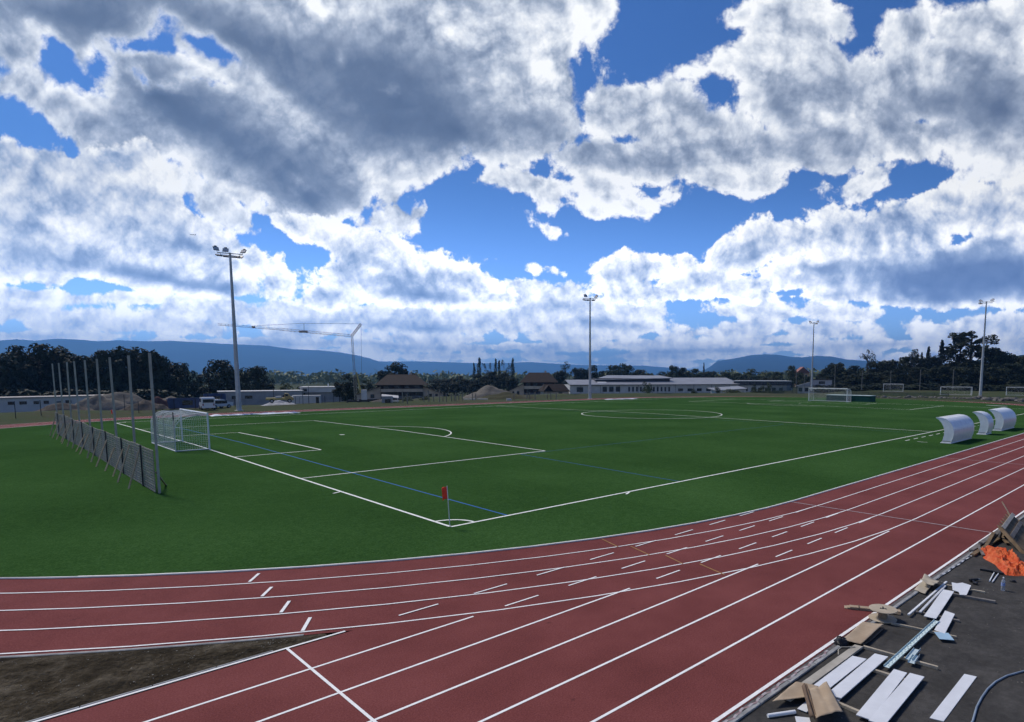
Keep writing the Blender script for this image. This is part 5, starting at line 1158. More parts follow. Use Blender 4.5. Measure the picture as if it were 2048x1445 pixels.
def van(c, rz, label, col, L=4.6, H=1.9, prof=None):
    t = empty('parked_van' if H > 1.7 else 'parked_car', c, rz, label, 'van' if H > 1.7 else 'car', 'vehicles parked on the building site')
    pr = prof or [(-L / 2, .35), (L / 2, .35), (L / 2, .95), (L / 2 - .9, 1.08), (L / 2 - 1.65, H - .06), (L / 2 - 1.9, H), (-L / 2 + .15, H), (-L / 2, H - .2)]
    MB().extr(pr, 'y', -.85, .85).build('body', mat(col[0], col[1], .35, .04, 1.0, coat=.3), t)
    for y in (-.862, .862): MB().box((-.1, y, H - .45), (L * .52, .02, .48)).build('side_window', M_win, t)
    MB().box((-L / 2 - .012, 0, H - .5), (.02, 1.4, .5)).build('rear_window', M_win, t)
    mb = MB(); a = Vector((L / 2 - .95, 0, 1.1)); b_ = Vector((L / 2 - 1.62, 0, H - .1)); mb.bar(a + Vector((.03, 0, .03)), b_ + Vector((.03, 0, .03)), 1.5, .03, (1, 0, .8)); mb.build('windscreen', M_win, t)
    for x in (-L * .3, L * .3):
        for y in (-.82, .82): wheel(t, x, y)
    for y in (-.6, .6): MB().box((L / 2 + .01, y, .75), (.03, .3, .16)).build('headlight', M_post, t); MB().box((-L / 2 - .012, y * 1.15, .85), (.03, .14, .3)).build('tail_light', mat('red_lamp', (.25, .02, .02), .3), t)
    return t
M_vw = ('white_car_paint', (0.62, 0.63, 0.64))
p = at(414, 811, 112); van((p.x, p.y, tz(p)), faceaz(p) + R(95), 'white van seen from behind, right of the beige heap', M_vw)
p = at(436, 811, 118); van((p.x, p.y, tz(p)), faceaz(p) + R(40), 'white car parked right of the white van', M_vw, 4.2, 1.5)
p = at(561, 806, 128); t = empty('flatbed_truck', (p.x, p.y, -.9), faceaz(p), 'yellow flatbed truck with a white cab in front of the grey building', 'truck')
t.location.z = p.z
MB().box((-.7, 0, .72), (3.3, 1.8, .38), bev=.03).build('flatbed', M_cy, t); mb = MB(); mb.box((-.3, 0, 1.05), (.9, 1.5, .3)); mb.build('load', M_wall, t)
MB().extr([(.7, .45), (2.2, .45), (2.2, .95), (1.75, 1.15), (1.35, 1.7), (.7, 1.72)], 'y', -.85, .85).build('cab', mat('ochre_cab', (0.42, 0.30, 0.12), .5), t); MB().box((1.95, 0, .9), (.5, 1.5, .35), bev=.06).build('bonnet', M_post, t)
for y in (-.862, .862): MB().box((1.05, y, 1.38), (.5, .02, .4)).build('side_window', M_win, t)
for x in (-1.4, 1.5):
    for y in (-.8, .8): wheel(t, x, y, .36)
# stakes, fence posts and site clutter on the far bank
rn = random.Random(31)
M_stake = mat('weathered_stake', (0.22, 0.20, 0.165), .9, .2, 3.0)
for k, (u, v0, v1) in enumerate([(806, 806, 783), (815, 808, 788), (848, 805, 784), (858, 804, 781), (868, 803, 786), (879, 804, 779), (886, 803, 784), (893, 803, 786), (903, 801, 785), (908, 801, 788), (912, 801, 784), (918, 800, 786), (925, 800, 787), (945, 800, 786), (951, 799, 787), (1028, 800, 788), (1054, 798, 787), (1060, 799, 786), (1070, 800, 784), (1102, 798, 786), (1112, 798, 787), (1094, 797, 789)]):
    b_ = gnd(u, v0 + 0.5); D = (b_ - CAM).xy.length; h = at(u, v1, D).z; mb = MB(); mb.bar((0, 0, -.3), (rn.uniform(-.12, .12), rn.uniform(-.1, .1), h), .13)
    thing(mb, 'timber_stake', M_stake, 'weathered timber stake on the far bank between the chalets', 'stake', 'timber stakes on the far bank', (b_.x, b_.y, terrain_z(b_.x, b_.y)))
for k, (u, v0, v1) in enumerate([(32, 840, 806), (83, 836, 806), (250, 822, 790), (306, 826, 793), (278, 828, 803), (470, 812, 795), (548, 806, 772), (606, 805, 780), (591, 806, 790), (618, 806, 770), (650, 805, 790), (667, 803, 783)]):
    b_ = gnd(u, v0); D = (b_ - CAM).xy.length; h = at(u, v1, D).z; mb = MB(); mb.tube([(0, 0, -.3), (0, 0, h)], .045, 6)
    thing(mb, 'fence_post', M_dark, 'thin dark fence post on the far bank at the left', 'post', 'dark posts along the far bank', (b_.x, b_.y, terrain_z(b_.x, b_.y)))
b_ = gnd(780, 806); t = empty('concrete_cabin', (b_.x, b_.y, -.1), faceaz(b_), 'small pale site cabin with a dark opening in front of the big chalet', 'cabin')
DD = (b_ - CAM).xy.length; s = DD / FPX
MB().box((-5 * s, 1, 7 * s), (20 * s, 1.6, 13 * s)).build('body', M_greyw, t); MB().box((-4 * s, .18, 4.5 * s), (10 * s, .04, 7 * s)).build('opening', M_win, t)
mb = MB(); mb.add([(-15 * s, .1, 13.2 * s), (16 * s, .1, 10 * s), (16 * s, 2, 14 * s), (-15 * s, 2, 17 * s)], [(0, 1, 2, 3)]); mb.bar((4 * s, 0, 0), (4 * s, 0, 12 * s), .1); mb.bar((14 * s, 0, 0), (14 * s, 0, 10 * s), .1); mb.build('tarp_roof', M_wall, t)
b_ = gnd(740, 799); mb = MB(); mb.box((0, 0, .9), (1.4, 1.0, 1.8), bev=.03)
for q in range(4): mb.box((-.52 + .35 * q, -.51, .9), (.06, .03, 1.7))
# site pile of white sheets and blocks
for (u, v, w, h, lb) in ((790, 803, 1.6, .35, 'stack of pale boards lying near the stakes'), (940, 799, 2.6, .22, 'white sheet lying flat on the far bank'), (965, 799, 2.2, .2, 'white pipe bundle at the foot of the earth heap'), (1018, 801, 1.0, .4, 'pale stone block at the edge of the far track')):
    b_ = gnd(u, v); mb = MB()
    for q in range(3): mb.box((rn.uniform(-.1, .1), .1 * q, h * (q + .5) / 3), (w, .5, h / 3 - .015), rn.uniform(-.1, .1))
    thing(mb, 'site_material', M_wall, lb, 'material', None, (b_.x, b_.y, terrain_z(b_.x, b_.y)), faceaz(b_) + rn.uniform(-.2, .2))
# row of rocks along the bank at the right
M_rock = zone_mat('limestone_rock', [(0.25, (0.085, 0.08, 0.07)), (0.55, (0.16, 0.15, 0.135)), (0.8, (0.25, 0.24, 0.22))], .8, 5.0, bump=.6, bscale=4, dist=.08)
for k in range(46):
    u = 1735 + k * 7.6 + rn.uniform(-3, 3); D = 168 - 14 * (u - 1735) / 330 + rn.uniform(-3, 4); b_ = at(u, 748, D); r_ = rn.uniform(.30, .55) + (.25 if u > 1950 else 0); me = MB()
    vs = []; n = 9
    G = []
    for i in range(7):
        row = []
        for j in range(n + 1):
            a = 6.283 * (j % n) / n; th = math.pi * i / 6; q = Vector((math.sin(th) * math.cos(a), math.sin(th) * math.sin(a), math.cos(th)))
            f = 1 + .45 * mnoise.noise(q * 1.7 + Vector((k * 3.1, 0, 0))); row.append((q.x * r_ * 1.5 * f, q.y * r_ * f, q.z * r_ * .75 * f))
        G.append(row)
    me.grid(G); me.sm = [False] * len(me.f)
    thing(me, 'rock', M_rock, 'pale rough rock in the row along the bank before the second pitch', 'rock', 'rocks along the bank at the right', (b_.x, b_.y, terrain_z(b_.x, b_.y) + r_ * .25), rn.uniform(0, 6))
# second pitch at the right: goals, thin poles, green netting
t = make_goal('small goal on the second pitch, left one of three', 0, 0, 1, 0, .35); b_ = at(1786, 785, 219); t.location = (b_.x, b_.y, -.05); t.rotation_euler = (0, 0, faceaz(b_) + R(90)); t.scale = (.75, .75, .95)
g2 = copy_tree(t, (0, 0, 0), 0, 'wide goal on the second pitch, left of the right mast'); b_ = at(1912, 790, 190); g2.location = (b_.x, b_.y, -.05); g2.rotation_euler = (0, 0, faceaz(b_) + R(96)); g2.scale = (.95, .95, .85)
g3 = copy_tree(t, (0, 0, 0), 0, 'goal on the second pitch cut by the right edge of the picture'); b_ = at(2042, 788, 195); g3.location = (b_.x, b_.y, -.05); g3.rotation_euler = (0, 0, faceaz(b_) + R(88)); g3.scale = (.85, .85, .85)
M_thin = mat('weathered_pole', (0.17, 0.165, 0.155), .8, .2, 2.0)
for (u, v0, v1, lb) in ((1592, 778, 742, 'thin pole left of the far goal mast, first of the row'), (1608, 778, 746, 'thin pole just left of the mast behind the far goal'), (1620, 776, 742, 'thin pole touching the mast behind the far goal'), (1669, 776, 733, 'thin pole right of the mast behind the far goal'), (1723, 784, 741, 'thin pole at the left end of the right wood'), (1780, 786, 741, 'thin pole behind the left small goal'), (1839, 786, 740, 'thin pole between the two small goals'), (1905, 786, 740, 'thin pole behind the wide goal')):
    D = 236; b_ = at(u, v0, D); z0 = -.06 if u > 1660 else tz(b_); h = at(u, v1, D).z - z0; mb = MB(); mb.tube([(0, 0, 0), (0, 0, h)], [.13, .09], 7)
    thing(mb, 'thin_pole', M_thin, lb, 'pole', 'thin poles round the second pitch', (b_.x, b_.y, z0))
M_mesh = mat('green_fence_mesh', (0.045, 0.075, 0.062), .8, .2, 1.0)
def mesh_fence(u0, D0, u1, D1, h, label, m, step=2.5, wire=.03):
    a = at(u0, 748, D0); b_ = at(u1, 748, D1); L = (b_ - a).xy.length; t = empty('mesh_fence', (a.x, a.y, -.1), math.atan2(b_.y - a.y, b_.x - a.x), label, 'fence'); n = int(L / step)
    za = [terrain_z(a.x + (b_.x - a.x) * k / n, a.y + (b_.y - a.y) * k / n) + .1 for k in range(n + 1)]
    for k in range(n + 1): MB().box((L * k / n, 0, za[k] + h / 2), (.07, .07, h)).build('post', M_dark, t)
    for k in range(n):
        mb = MB(); q = int(h / .1)
        for j in range(q + 1): mb.bar((L * k / n, 0, za[k] + h * j / q), (L * (k + 1) / n, 0, za[k + 1] + h * j / q), wire)
        for j in range(int(step / .12)): x = L * (k + j / int(step / .12)) / n; zz = za[k] + (za[k + 1] - za[k]) * j / int(step / .12); mb.bar((x, 0, zz), (x, 0, zz + h), wire * .7)
        mb.build('mesh_panel', m, t, fixn=False)
mesh_fence(1545, 192, 1606, 196, 2.0, 'dark green mesh fence left of the far goal', M_mesh)
mesh_fence(1690, 182, 1900, 176, .9, 'low green mesh fence along the second pitch', M_mesh, 3.0)

# airliner far off in front of the clouds
p = at(386, 470, 2600); t = empty('airliner', p, faceaz(p) + R(172), 'tiny airliner in front of the left cloud', 'aircraft')
M_al = mat('aircraft_grey', (0.20, 0.21, 0.23), .5)
MB().tube([(-15, 0, 0), (-13, 0, .1), (-9, 0, 0), (10, 0, 0), (13.5, 0, -.3), (15, 0, -.5)], [.3, 1.2, 1.9, 1.9, 1.2, .3], 12).build('fuselage', M_al, t)
mb = MB()
for s in (-1, 1): mb.add([(3, s * 1.5, -.6), (-1.5, s * 1.5, -.6), (-5.5, s * 14, .6), (-3.8, s * 14, .6), (3, s * 1.5, -.2), (-1.5, s * 1.5, -.2), (-5.5, s * 14, .75), (-3.8, s * 14, .75)], [(0, 1, 2, 3), (4, 7, 6, 5), (0, 3, 7, 4), (1, 5, 6, 2), (2, 6, 7, 3), (0, 4, 5, 1)])
mb.build('wing', M_al, t)
mb = MB(); mb.add([(-10, -.1, 1.5), (-14, -.1, 1.5), (-15.5, -.1, 6), (-14, -.1, 6), (-10, .1, 1.5), (-14, .1, 1.5), (-15.5, .1, 6), (-14, .1, 6)], [(0, 1, 2, 3), (4, 7, 6, 5), (0, 3, 7, 4), (1, 5, 6, 2), (2, 6, 7, 3), (0, 4, 5, 1)]); mb.build('tail_fin', M_al, t); t.scale = (.6, .6, .6)
# ---------------------------------------------------------------- building material on the asphalt
M_sheet = mat('white_laminate_board', (0.70, 0.71, 0.72), 0.35, 0.05, 1.5); M_core = mat('board_edge', (0.50, 0.50, 0.50), 0.7, 0.1, 6.0)
M_cream = mat('weathered_plank', (0.36, 0.33, 0.27), 0.85, 0.2, 2.0, 0.35, 18, col2=(0.47, 0.43, 0.36))
M_batten = mat('pale_batten', (0.42, 0.36, 0.27), 0.8, 0.15, 4.0, 0.3, 30)
M_grey_t = mat('grey_weathered_timber', (0.17, 0.155, 0.14), 0.9, 0.25, 3.0, 0.5, 22)
M_brown_t = mat('brown_timber', (0.13, 0.088, 0.050), 0.85, 0.3, 3.0, 0.5, 22, col2=(0.22, 0.155, 0.09))
M_card = mat('corrugated_cardboard', (0.36, 0.27, 0.18), 0.9, 0.12, 2.0, 0.25, 14, col2=(0.44, 0.345, 0.24))
M_cardd = mat('cardboard_inside', (0.16, 0.11, 0.075), 0.95, 0.2, 3.0)
AZ0 = -0.012
def board(p, q, w, th, z, label, name='white_board', m=None, cat='board', group='white boards on the asphalt', tilt=0.0, shear=0.0):
    """a board from p to q, width w, lying at height z"""
    p = Vector((p[0], p[1])); q = Vector((q[0], q[1])); L = (q - p).length; a = math.atan2(q.y - p.y, q.x - p.x)
    c = (p + q) / 2
    t = MB(); h = L / 2; y = w / 2; s = shear
    vs = []
    for zz in (-th / 2, th / 2): vs += [Vector((-h - s, -y, zz)), Vector((h - s, -y, zz)), Vector((h + s, y, zz)), Vector((-h + s, y, zz))]
    t.add(vs, [(3, 2, 1, 0), (4, 5, 6, 7), (0, 1, 5, 4), (1, 2, 6, 5), (2, 3, 7, 6), (3, 0, 4, 7)])
    o = t.build(name, m or M_sheet); tag(o, label, cat, group)
    o.location = (c.x, c.y, AZ0 + z + th / 2); o.rotation_euler = (0, tilt, a)
    bv = o.modifiers.new('bevel', 'BEVEL'); bv.width = 0.002; bv.segments = 1
    return o
# battens that carry the boards
def batten(a, b, w, h, label, m=None, name='timber_batten', z=0.0):
    mb = MB(); d = Vector((b[0] - a[0], b[1] - a[1], 0)); mb.box((0, 0, h / 2), (d.length, w, h), bev=.004)
    return thing(mb, name, m or M_batten, label, 'batten', 'timber battens under the boards', ((a[0] + b[0]) / 2, (a[1] + b[1]) / 2, AZ0 + z + 0.003), math.atan2(d.y, d.x))
batten((-2.06, -14.30), (-2.20, -15.70), 0.06, 0.055, 'pale batten under the lower end of the front pair of boards')
batten((-0.52, -14.60), (-0.50, -15.60), 0.06, 0.055, 'pale batten under the middle of the front pair of boards')
batten((0.36, -14.36), (0.42, -15.70), 0.055, 0.06, 'pale batten sticking out beside the silver trays')
batten((2.02, -14.30), (2.20, -15.53), 0.045, 0.05, 'pale batten between the cable spool and the blue square')
batten((3.10, -14.42), (3.20, -15.32), 0.06, 0.05, 'short grey batten under the single narrow board', M_grey_t)
batten((4.95, -14.55), (5.10, -15.58), 0.09, 0.06, 'thick grey batten with a notched end near the water bottle', M_grey_t)
batten((5.62, -14.33), (5.72, -15.22), 0.045, 0.045, 'thin pale batten under the notched offcut, farthest of all')
# boards
board((-2.04, -14.53), (-0.25, -14.53), 0.245, 0.018, 0.056, 'long white board, left one of the pair by the kerb', shear=-.03)
board((-2.03, -14.82), (0.14, -14.79), 0.235, 0.020, 0.058, 'long white board, right one of the pair by the kerb', shear=-.02)
board((-2.33, -15.43), (-0.28, -15.28), 0.225, 0.018, 0.057, 'long white board, left one of the front pair', shear=.0)
board((-2.35, -15.64), (-0.23, -15.545), 0.235, 0.018, 0.059, 'long white board, right one of the front pair', shear=-.01)
board((-1.47, -16.23), (0.58, -16.19), 0.19, 0.012, 0.0, 'single white board lying alone near the blue hose', shear=-.02)
board((2.87, -14.82), (5.10, -14.57), 0.245, 0.016, 0.054, 'single white board beside the two thin white strips')
board((2.16, -15.22), (3.52, -15.04), 0.21, 0.016, 0.053, 'short white board above the blue square', shear=.05)
board((-2.75, -14.62), (-2.0, -14.60), 0.16, 0.010, 0.022, 'white offcut poking out under the torn cardboard')
board((-2.55, -14.90), (-1.95, -14.84), 0.14, 0.010, 0.022, 'small white offcut under the torn cardboard, next to the board corner')
board((-3.35, -15.0), (-2.90, -14.70), 0.22, 0.012, 0.0, 'white offcut at the bottom edge beside the white tube')
M_bsq = mat('pale_blue_laminate', (0.34, 0.50, 0.62), 0.4, 0.05, 2.0)
board((1.84, -15.45), (2.15, -15.255), 0.27, 0.012, 0.056, 'pale blue square panel at the batten end', 'blue_offcut', M_bsq, 'offcut', None)
mb = MB(); mb.prism([(-.55, -.10), (-.33, -.02), (-.28, .13), (.33, .32), (.34, .20), (.50, .12), (.42, -.10), (-.45, -.22)], 0, .014)
thing(mb, 'notched_offcut', M_sheet, 'white notched offcut lying across two battens', 'offcut', None, (5.47, -14.77, AZ0 + .066), 0)
# two thin white strips and the perforated rail
board((2.70, -14.43), (5.80, -14.33), 0.045, 0.03, 0.052, 'longer of the two thin white strips, on the kerb side', 'white_strip', M_post, 'strip', 'thin white strips')
board((3.05, -14.56), (5.42, -14.41), 0.05, 0.03, 0.052, 'shorter of the two thin white strips, next to the board', 'white_strip', mat('white_strip_pvc', (0.60, 0.61, 0.62), 0.4), 'strip', 'thin white strips')
rail = empty('perforated_rail', (1.225, -15.02, AZ0 + 0.066), math.atan2(-14.995 + 15.045, 3.03), 'long mint white perforated metal rail across the battens', 'rail')
M_rail = mat('mint_white_metal', (0.60, 0.72, 0.70), 0.35, 0.05, 2.0); M_slot = mat('punched_slot', (0.10, 0.14, 0.13), 0.8)
mb = MB(); mb.extr([(-.055, .03), (-.05, .0), (.05, .0), (.055, .03), (.052, .03), (.047, .004), (-.047, .004), (-.052, .03)], 'x', -1.53, 1.53); mb.build('channel', M_rail, rail)
mb = MB()
for k in range(34):
    x = -1.45 + k * 0.088; mb.box((x, -0.015 + 0.03 * (k % 2), 0.0048), (0.035, 0.016, 0.0012), R(40))
mb.build('slots', M_slot, rail)
# small stack of bent metal trays
M_tray = mat('bright_sheet_metal', (0.62, 0.72, 0.72), 0.3, 0.06, 3.0, metal=0.35)
for (x, y, rz, z, lb) in ((0.62, -15.20, R(4), .062, 'bent silver tray next to the perforated rail, larger'), (0.40, -15.285, R(6), .068, 'bent silver tray next to the perforated rail, smaller')):
    mb = MB(); L = .60 if z < .065 else .42; w = .12
    mb.extr([(-w / 2, .05), (-w / 2, .0), (w / 2, .0), (w / 2 + .0, .03), (w / 2 - .004, .03), (w / 2 - .004, .004), (-w / 2 + .004, .004), (-w / 2 + .004, .05)], 'x', -L / 2, L / 2)
    thing(mb, 'metal_tray', M_tray, lb, 'tray', 'bent metal trays', (x, y, AZ0 + z), rz)
# long cream plank by the kerb with a loose strap
o = board((-2.62, -14.28), (0.30, -14.30), 0.155, 0.045, 0.02, 'long weathered plank lying along the kerb', 'weathered_plank', M_cream, 'plank', None)
mb = MB(); mb.tube([(-.05, .14, .06), (.08, .2, .10), (.2, .19, .12), (.36, .13, .09), (.5, .05, .075)], 0.009, 6); thing(mb, 'loose_strap', mat('beige_strap', (0.42, 0.38, 0.31), 0.9), 'pale loose strap curled over the weathered plank', 'strap', None, (-0.35, -14.33, AZ0), 0)
# cardboard
def cardboard(pts, z, label, seed, amp=0.02, name='cardboard_sheet', n=14, m=None, group=None, curl=0.0, thick=0.006, cat='cardboard'):
    """four corners of a sheet; folded and curled a little"""
    a, b, c, d = [Vector((p[0], p[1], 0)) for p in pts]; ce = (a + b + c + d) / 4; G = []
    for i in range(n + 1):
        s = i / n; row = []
        for j in range(n + 1):
            t = j / n; p = (a * (1 - s) + b * s) * (1 - t) + (d * (1 - s) + c * s) * t - ce
            e = 0.012 * hill(s * 3, t * 3, 2.2, seed + 9)
            q = z + amp * (0.5 + hill(s * 2.2, t * 1.6, 1, seed)) + amp * 0.9 * abs(math.sin(s * 5 + seed)) * .6 + curl * (t ** 3)
            row.append((p.x + e, p.y + e * .6, max(0.004, q)))
        G.append(row)
    mb = MB(); mb.grid(G); o = thing(mb, name, m or M_card, label, cat, group, (ce.x, ce.y, AZ0))
    so = o.modifiers.new('thick', 'SOLIDIFY'); so.thickness = thick; so.offset = 0
    return o
GC = 'cardboard sheets on the asphalt'
cardboard([(0.24, -13.98), (1.50, -13.90), (1.66, -14.28), (0.30, -14.34)], 0.075, 'cardboard sheet lying over the black bag', 1.0, 0.03, group=GC)
cardboard([(0.34, -14.02), (1.35, -13.96), (1.58, -14.33), (0.42, -14.37)], 0.035, 'lower cardboard sheet showing under the one on the black bag', 2.3, 0.02, group=GC, m=M_cardd)
cardboard([(4.62, -13.93), (5.80, -13.82), (5.35, -14.12), (4.50, -14.22)], 0.03, 'cardboard sheet beside the kerb, the flatter of two', 3.1, 0.02, group=GC, m=mat('pale_cardboard', (0.44, 0.38, 0.29), 0.9, 0.1, 3.0))
cardboard([(5.0, -13.93), (5.75, -13.86), (5.55, -14.33), (4.82, -14.30)], 0.10, 'buckled cardboard sheet on top of the flat one by the kerb', 4.4, 0.09, group=GC, m=mat('pale_cardboard', (0.44, 0.38, 0.29)))
cardboard([(-2.95, -14.20), (-2.05, -14.16), (-1.95, -14.52), (-2.35, -14.62)], 0.075, 'torn cardboard strip across the plank end', 5.2, 0.03, group=GC)
cardboard([(-2.25, -14.48), (-1.86, -14.62), (-2.60, -15.22), (-3.10, -15.02)], 0.12, 'long torn cardboard sheet over the boards at the bottom edge', 6.7, 0.06, group=GC, curl=0.05)
cardboard([(-2.18, -14.42), (-2.24, -14.36), (-3.10, -14.92), (-3.06, -15.02)], 0.15, 'dark rolled up edge of torn cardboard', 7.7, 0.05, group=GC, m=M_cardd, thick=0.02)
mb = MB()
rn = random.Random(5); G = []
for i in range(13):
    row = []
    for j in range(17):
        a = 2 * math.pi * j / 16; th = math.pi / 2 * i / 12; r_ = 0.15 * math.cos(th) * (1 + .6 * hill(math.cos(a) * 2, math.sin(a) * 2 + th, 1.5, 3)); row.append((r_ * 1.2 * math.cos(a), r_ * math.sin(a), 0.13 * math.sin(th) * (1 + .7 * hill(math.cos(a) * 2, math.sin(a) * 3, 2.0, 8)) + .003))
    G.append(row)
mb.grid(G); thing(mb, 'black_bag', mat('black_plastic_film', (0.010, 0.010, 0.012), 0.35, 0.2, 5.0, 0.8, 16), 'crumpled black plastic bag at the end of the cardboard', 'bag', None, (0.25, -13.97, AZ0), 0.3)
# wooden cable spool
M_ply = mat('spool_plywood', (0.44, 0.37, 0.27), 0.8, 0.1, 3.0, 0.2, 25)
sp = empty('cable_spool', (2.16, -14.07, AZ0 + 0.005), 0.4, 'empty pale wooden cable spool standing on the kerb', 'spool')
for z in (0.02, 0.235): MB().lathe([(0.03, z), (0.285, z), (0.29, z + .004), (0.29, z + .014), (0.285, z + .018), (0.03, z + .018)], n=40, smooth=False).build('flange', M_ply, sp)
MB().lathe([(0.095, 0.038), (0.095, 0.235)], n=20).build('core', mat('spool_core', (0.27, 0.21, 0.14), 0.85, 0.2, 6.0), sp)
for a in range(3):
    MB().lathe([(0.012, .253), (0.012, .275)], (0.06 * math.cos(a * 2.1), 0.06 * math.sin(a * 2.1), 0), 8).build('bolt', M_dark, sp)
MB().lathe([(0.035, .2535), (0.035, .256)], n=16).build('hole', M_black, sp)
pile = empty('cardboard_bundle', (2.52, -13.70, 0.0), R(-64), 'flat cardboard bundle on the track behind the spool', 'cardboard')
for k in range(3): MB().box((0.0 + .03 * k, 0.0, 0.012 + .022 * k), (1.18 - .05 * k, 0.17 - .01 * k, 0.016), R(1.5 * k), bev=.003).build('layer', M_card, pile)
MB().box((-0.28, 0, 0.045), (0.018, 0.182, 0.066)).build('strap', M_cardd, pile)
mb = MB(); mb.tube([(0, 0, 0.035), (0.42, -0.25, 0.035)], 0.032, 12); thing(mb, 'white_tube', M_post, 'white plastic tube at the bottom edge of the picture', 'tube', None, (-3.3, -14.32, AZ0))
# hose
mb = MB(); mb.tube([(-2.6, -16.62, .018), (-1.14, -16.65, .018), (-0.6, -16.575, .018), (-0.2, -16.55, .018), (0.2, -16.545, .018), (0.6, -16.575, .018), (1.0, -16.66, .018), (1.45, -16.84, .018), (2.0, -17.15, .018), (2.6, -17.6, .018)], 0.017, 10)
ho = thing(mb, 'hose', mat('grey_blue_hose', (0.22, 0.27, 0.33), 0.4, 0.1, 3.0), 'grey blue hose curving over the asphalt at the right edge', 'hose'); ho.location.z = AZ0
# barrier tape: red and white along the kerb near the camera, white dashes farther on
def tape_mat(name, c1, c2, period, duty):
    m = bpy.data.materials.new(name); m.use_nodes = True; b = NB(m.node_tree); p = m.node_tree.nodes['Principled BSDF']
    tc = b.N.new('ShaderNodeTexCoord'); sx = b.N.new('ShaderNodeSeparateXYZ'); b.link(tc.outputs['Object'], sx.inputs[0])
    f = b.M('LESS_THAN', b.M('FRACT', b.M('DIVIDE', b.M('ADD', sx.outputs[0], b.M('MULTIPLY', sx.outputs[2], 0.6)), period)), duty)
    b.link(b.MIX(f, c1, c2), p.inputs['Base Color']); p.inputs['Roughness'].default_value = 0.4
    return m
mb = MB(); G = []
for i in range(61):
    x = -4.5 + 4.2 * i / 60; y = -13.945 - 0.02 * math.sin(i * .7) - .01 * math.sin(i * 1.9); z = 0.026 + .012 * abs(math.sin(i * .9))
    G.append([(x, y + .022, z - .012), (x, y, z - .012 + .008 * math.sin(i * 1.3)), (x, y - .022, z - .012)])
mb.grid(G); o = mb.build('barrier_tape', tape_mat('red_white_tape', (0.42, 0.37, 0.36), (0.30, 0.20, 0.19), 0.24, 0.5), fixn=False); tag(o, 'red and white barrier tape along the kerb at the bottom', 'tape')
mb = MB(); G = []
for i in range(41):
    x = 6.1 + 6.6 * i / 40; G.append([(x, -13.86 - .10 * i / 40 + .02 + .01 * math.sin(i), 0.03 + .015 * math.sin(i * .6) ** 2), (x, -13.86 - .10 * i / 40 - .02 + .01 * math.sin(i), 0.03)])
for r_ in G:
    for k in (0, 1): r_[k] = (r_[k][0], r_[k][1] - 0.17, r_[k][2] - .02)
mb.grid(G); o = mb.build('warning_tape', tape_mat('grey_white_tape', (0.62, 0.62, 0.62), (0.06, 0.06, 0.06), 0.42, 0.5), fixn=False); tag(o, 'grey and white dashed warning tape running to the timber stack', 'tape')
# tools and bottle
dr = empty('cordless_drill', (6.5, -14.76, AZ0), R(150), 'small black cordless drill lying on the asphalt', 'drill')
mb = MB(); mb.tube([(-.16, 0, .05), (-.06, 0, .05), (.06, 0, .05), (.10, 0, .05)], [.03, .04, .04, .035], 10); mb.build('motor', M_black, dr)
mb = MB(); mb.tube([(-.16, 0, .05), (-.24, 0, .05)], [.026, .014], 10); mb.build('chuck', M_galvd, dr)
mb = MB(); mb.bar((.03, 0, .05), (.10, .15, .03), .045, .04); mb.build('grip', M_black, dr)
mb = MB(); mb.box((.115, .19, .035), (.12, .08, .06), R(25), bev=.008); mb.build('battery', mat('dark_battery', (0.03, 0.03, 0.033), 0.5), dr)
for (x, y, rz, lb) in ((7.3, -15.02, R(6), 'long-handled hammer lying left of the bottle, upper one'), (7.27, -15.11, R(4), 'long-handled hammer lying next to the bottle, lower one')):
    hm = empty('hammer', (x, y, AZ0 + .005), rz, lb, 'hammer', 'hammers on the asphalt')
    MB().tube([(-.5, 0, .02), (.42, 0, .02)], [.017, .014], 8).build('handle', M_post, hm)
    MB().box((.46, 0, .03), (.06, .24, .06), bev=.012).build('head', M_black, hm)
mb = MB(); mb.bar((0, 0, .03), (.05, -.42, .03), .06, .05); thing(mb, 'steel_bar', M_black, 'short black steel bar lying above the hammers', 'bar', None, (7.75, -14.63, AZ0))
mb = MB(); mb.lathe([(.07, 0), (.075, .03), (.05, .05), (.03, .055)], n=16); thing(mb, 'tape_reel', M_black, 'small black reel beside the orange sheet', 'reel', None, (7.25, -15.5, AZ0))
bt = empty('water_bottle', (6.28, -15.48, AZ0), 0.3, 'clear plastic water bottle standing upright on the asphalt', 'bottle')
M_pet = mat('clear_bottle_plastic', (0.70, 0.74, 0.78), 0.12, 0.03, 3.0, trans=0.7)
MB().lathe([(.040, 0), (.045, .01), (.045, .10), (.042, .115), (.045, .13), (.045, .22), (.038, .26), (.016, .30), (.016, .32)], n=20).build('body', M_pet, bt)
MB().lathe([(.0455, .125), (.0455, .205)], n=20).build('wrapper', mat('blue_bottle_wrapper', (0.30, 0.38, 0.62), 0.4), bt)
MB().lathe([(.018, .322), (.018, .345), (.012, .348)], n=12).build('cap', M_post, bt)
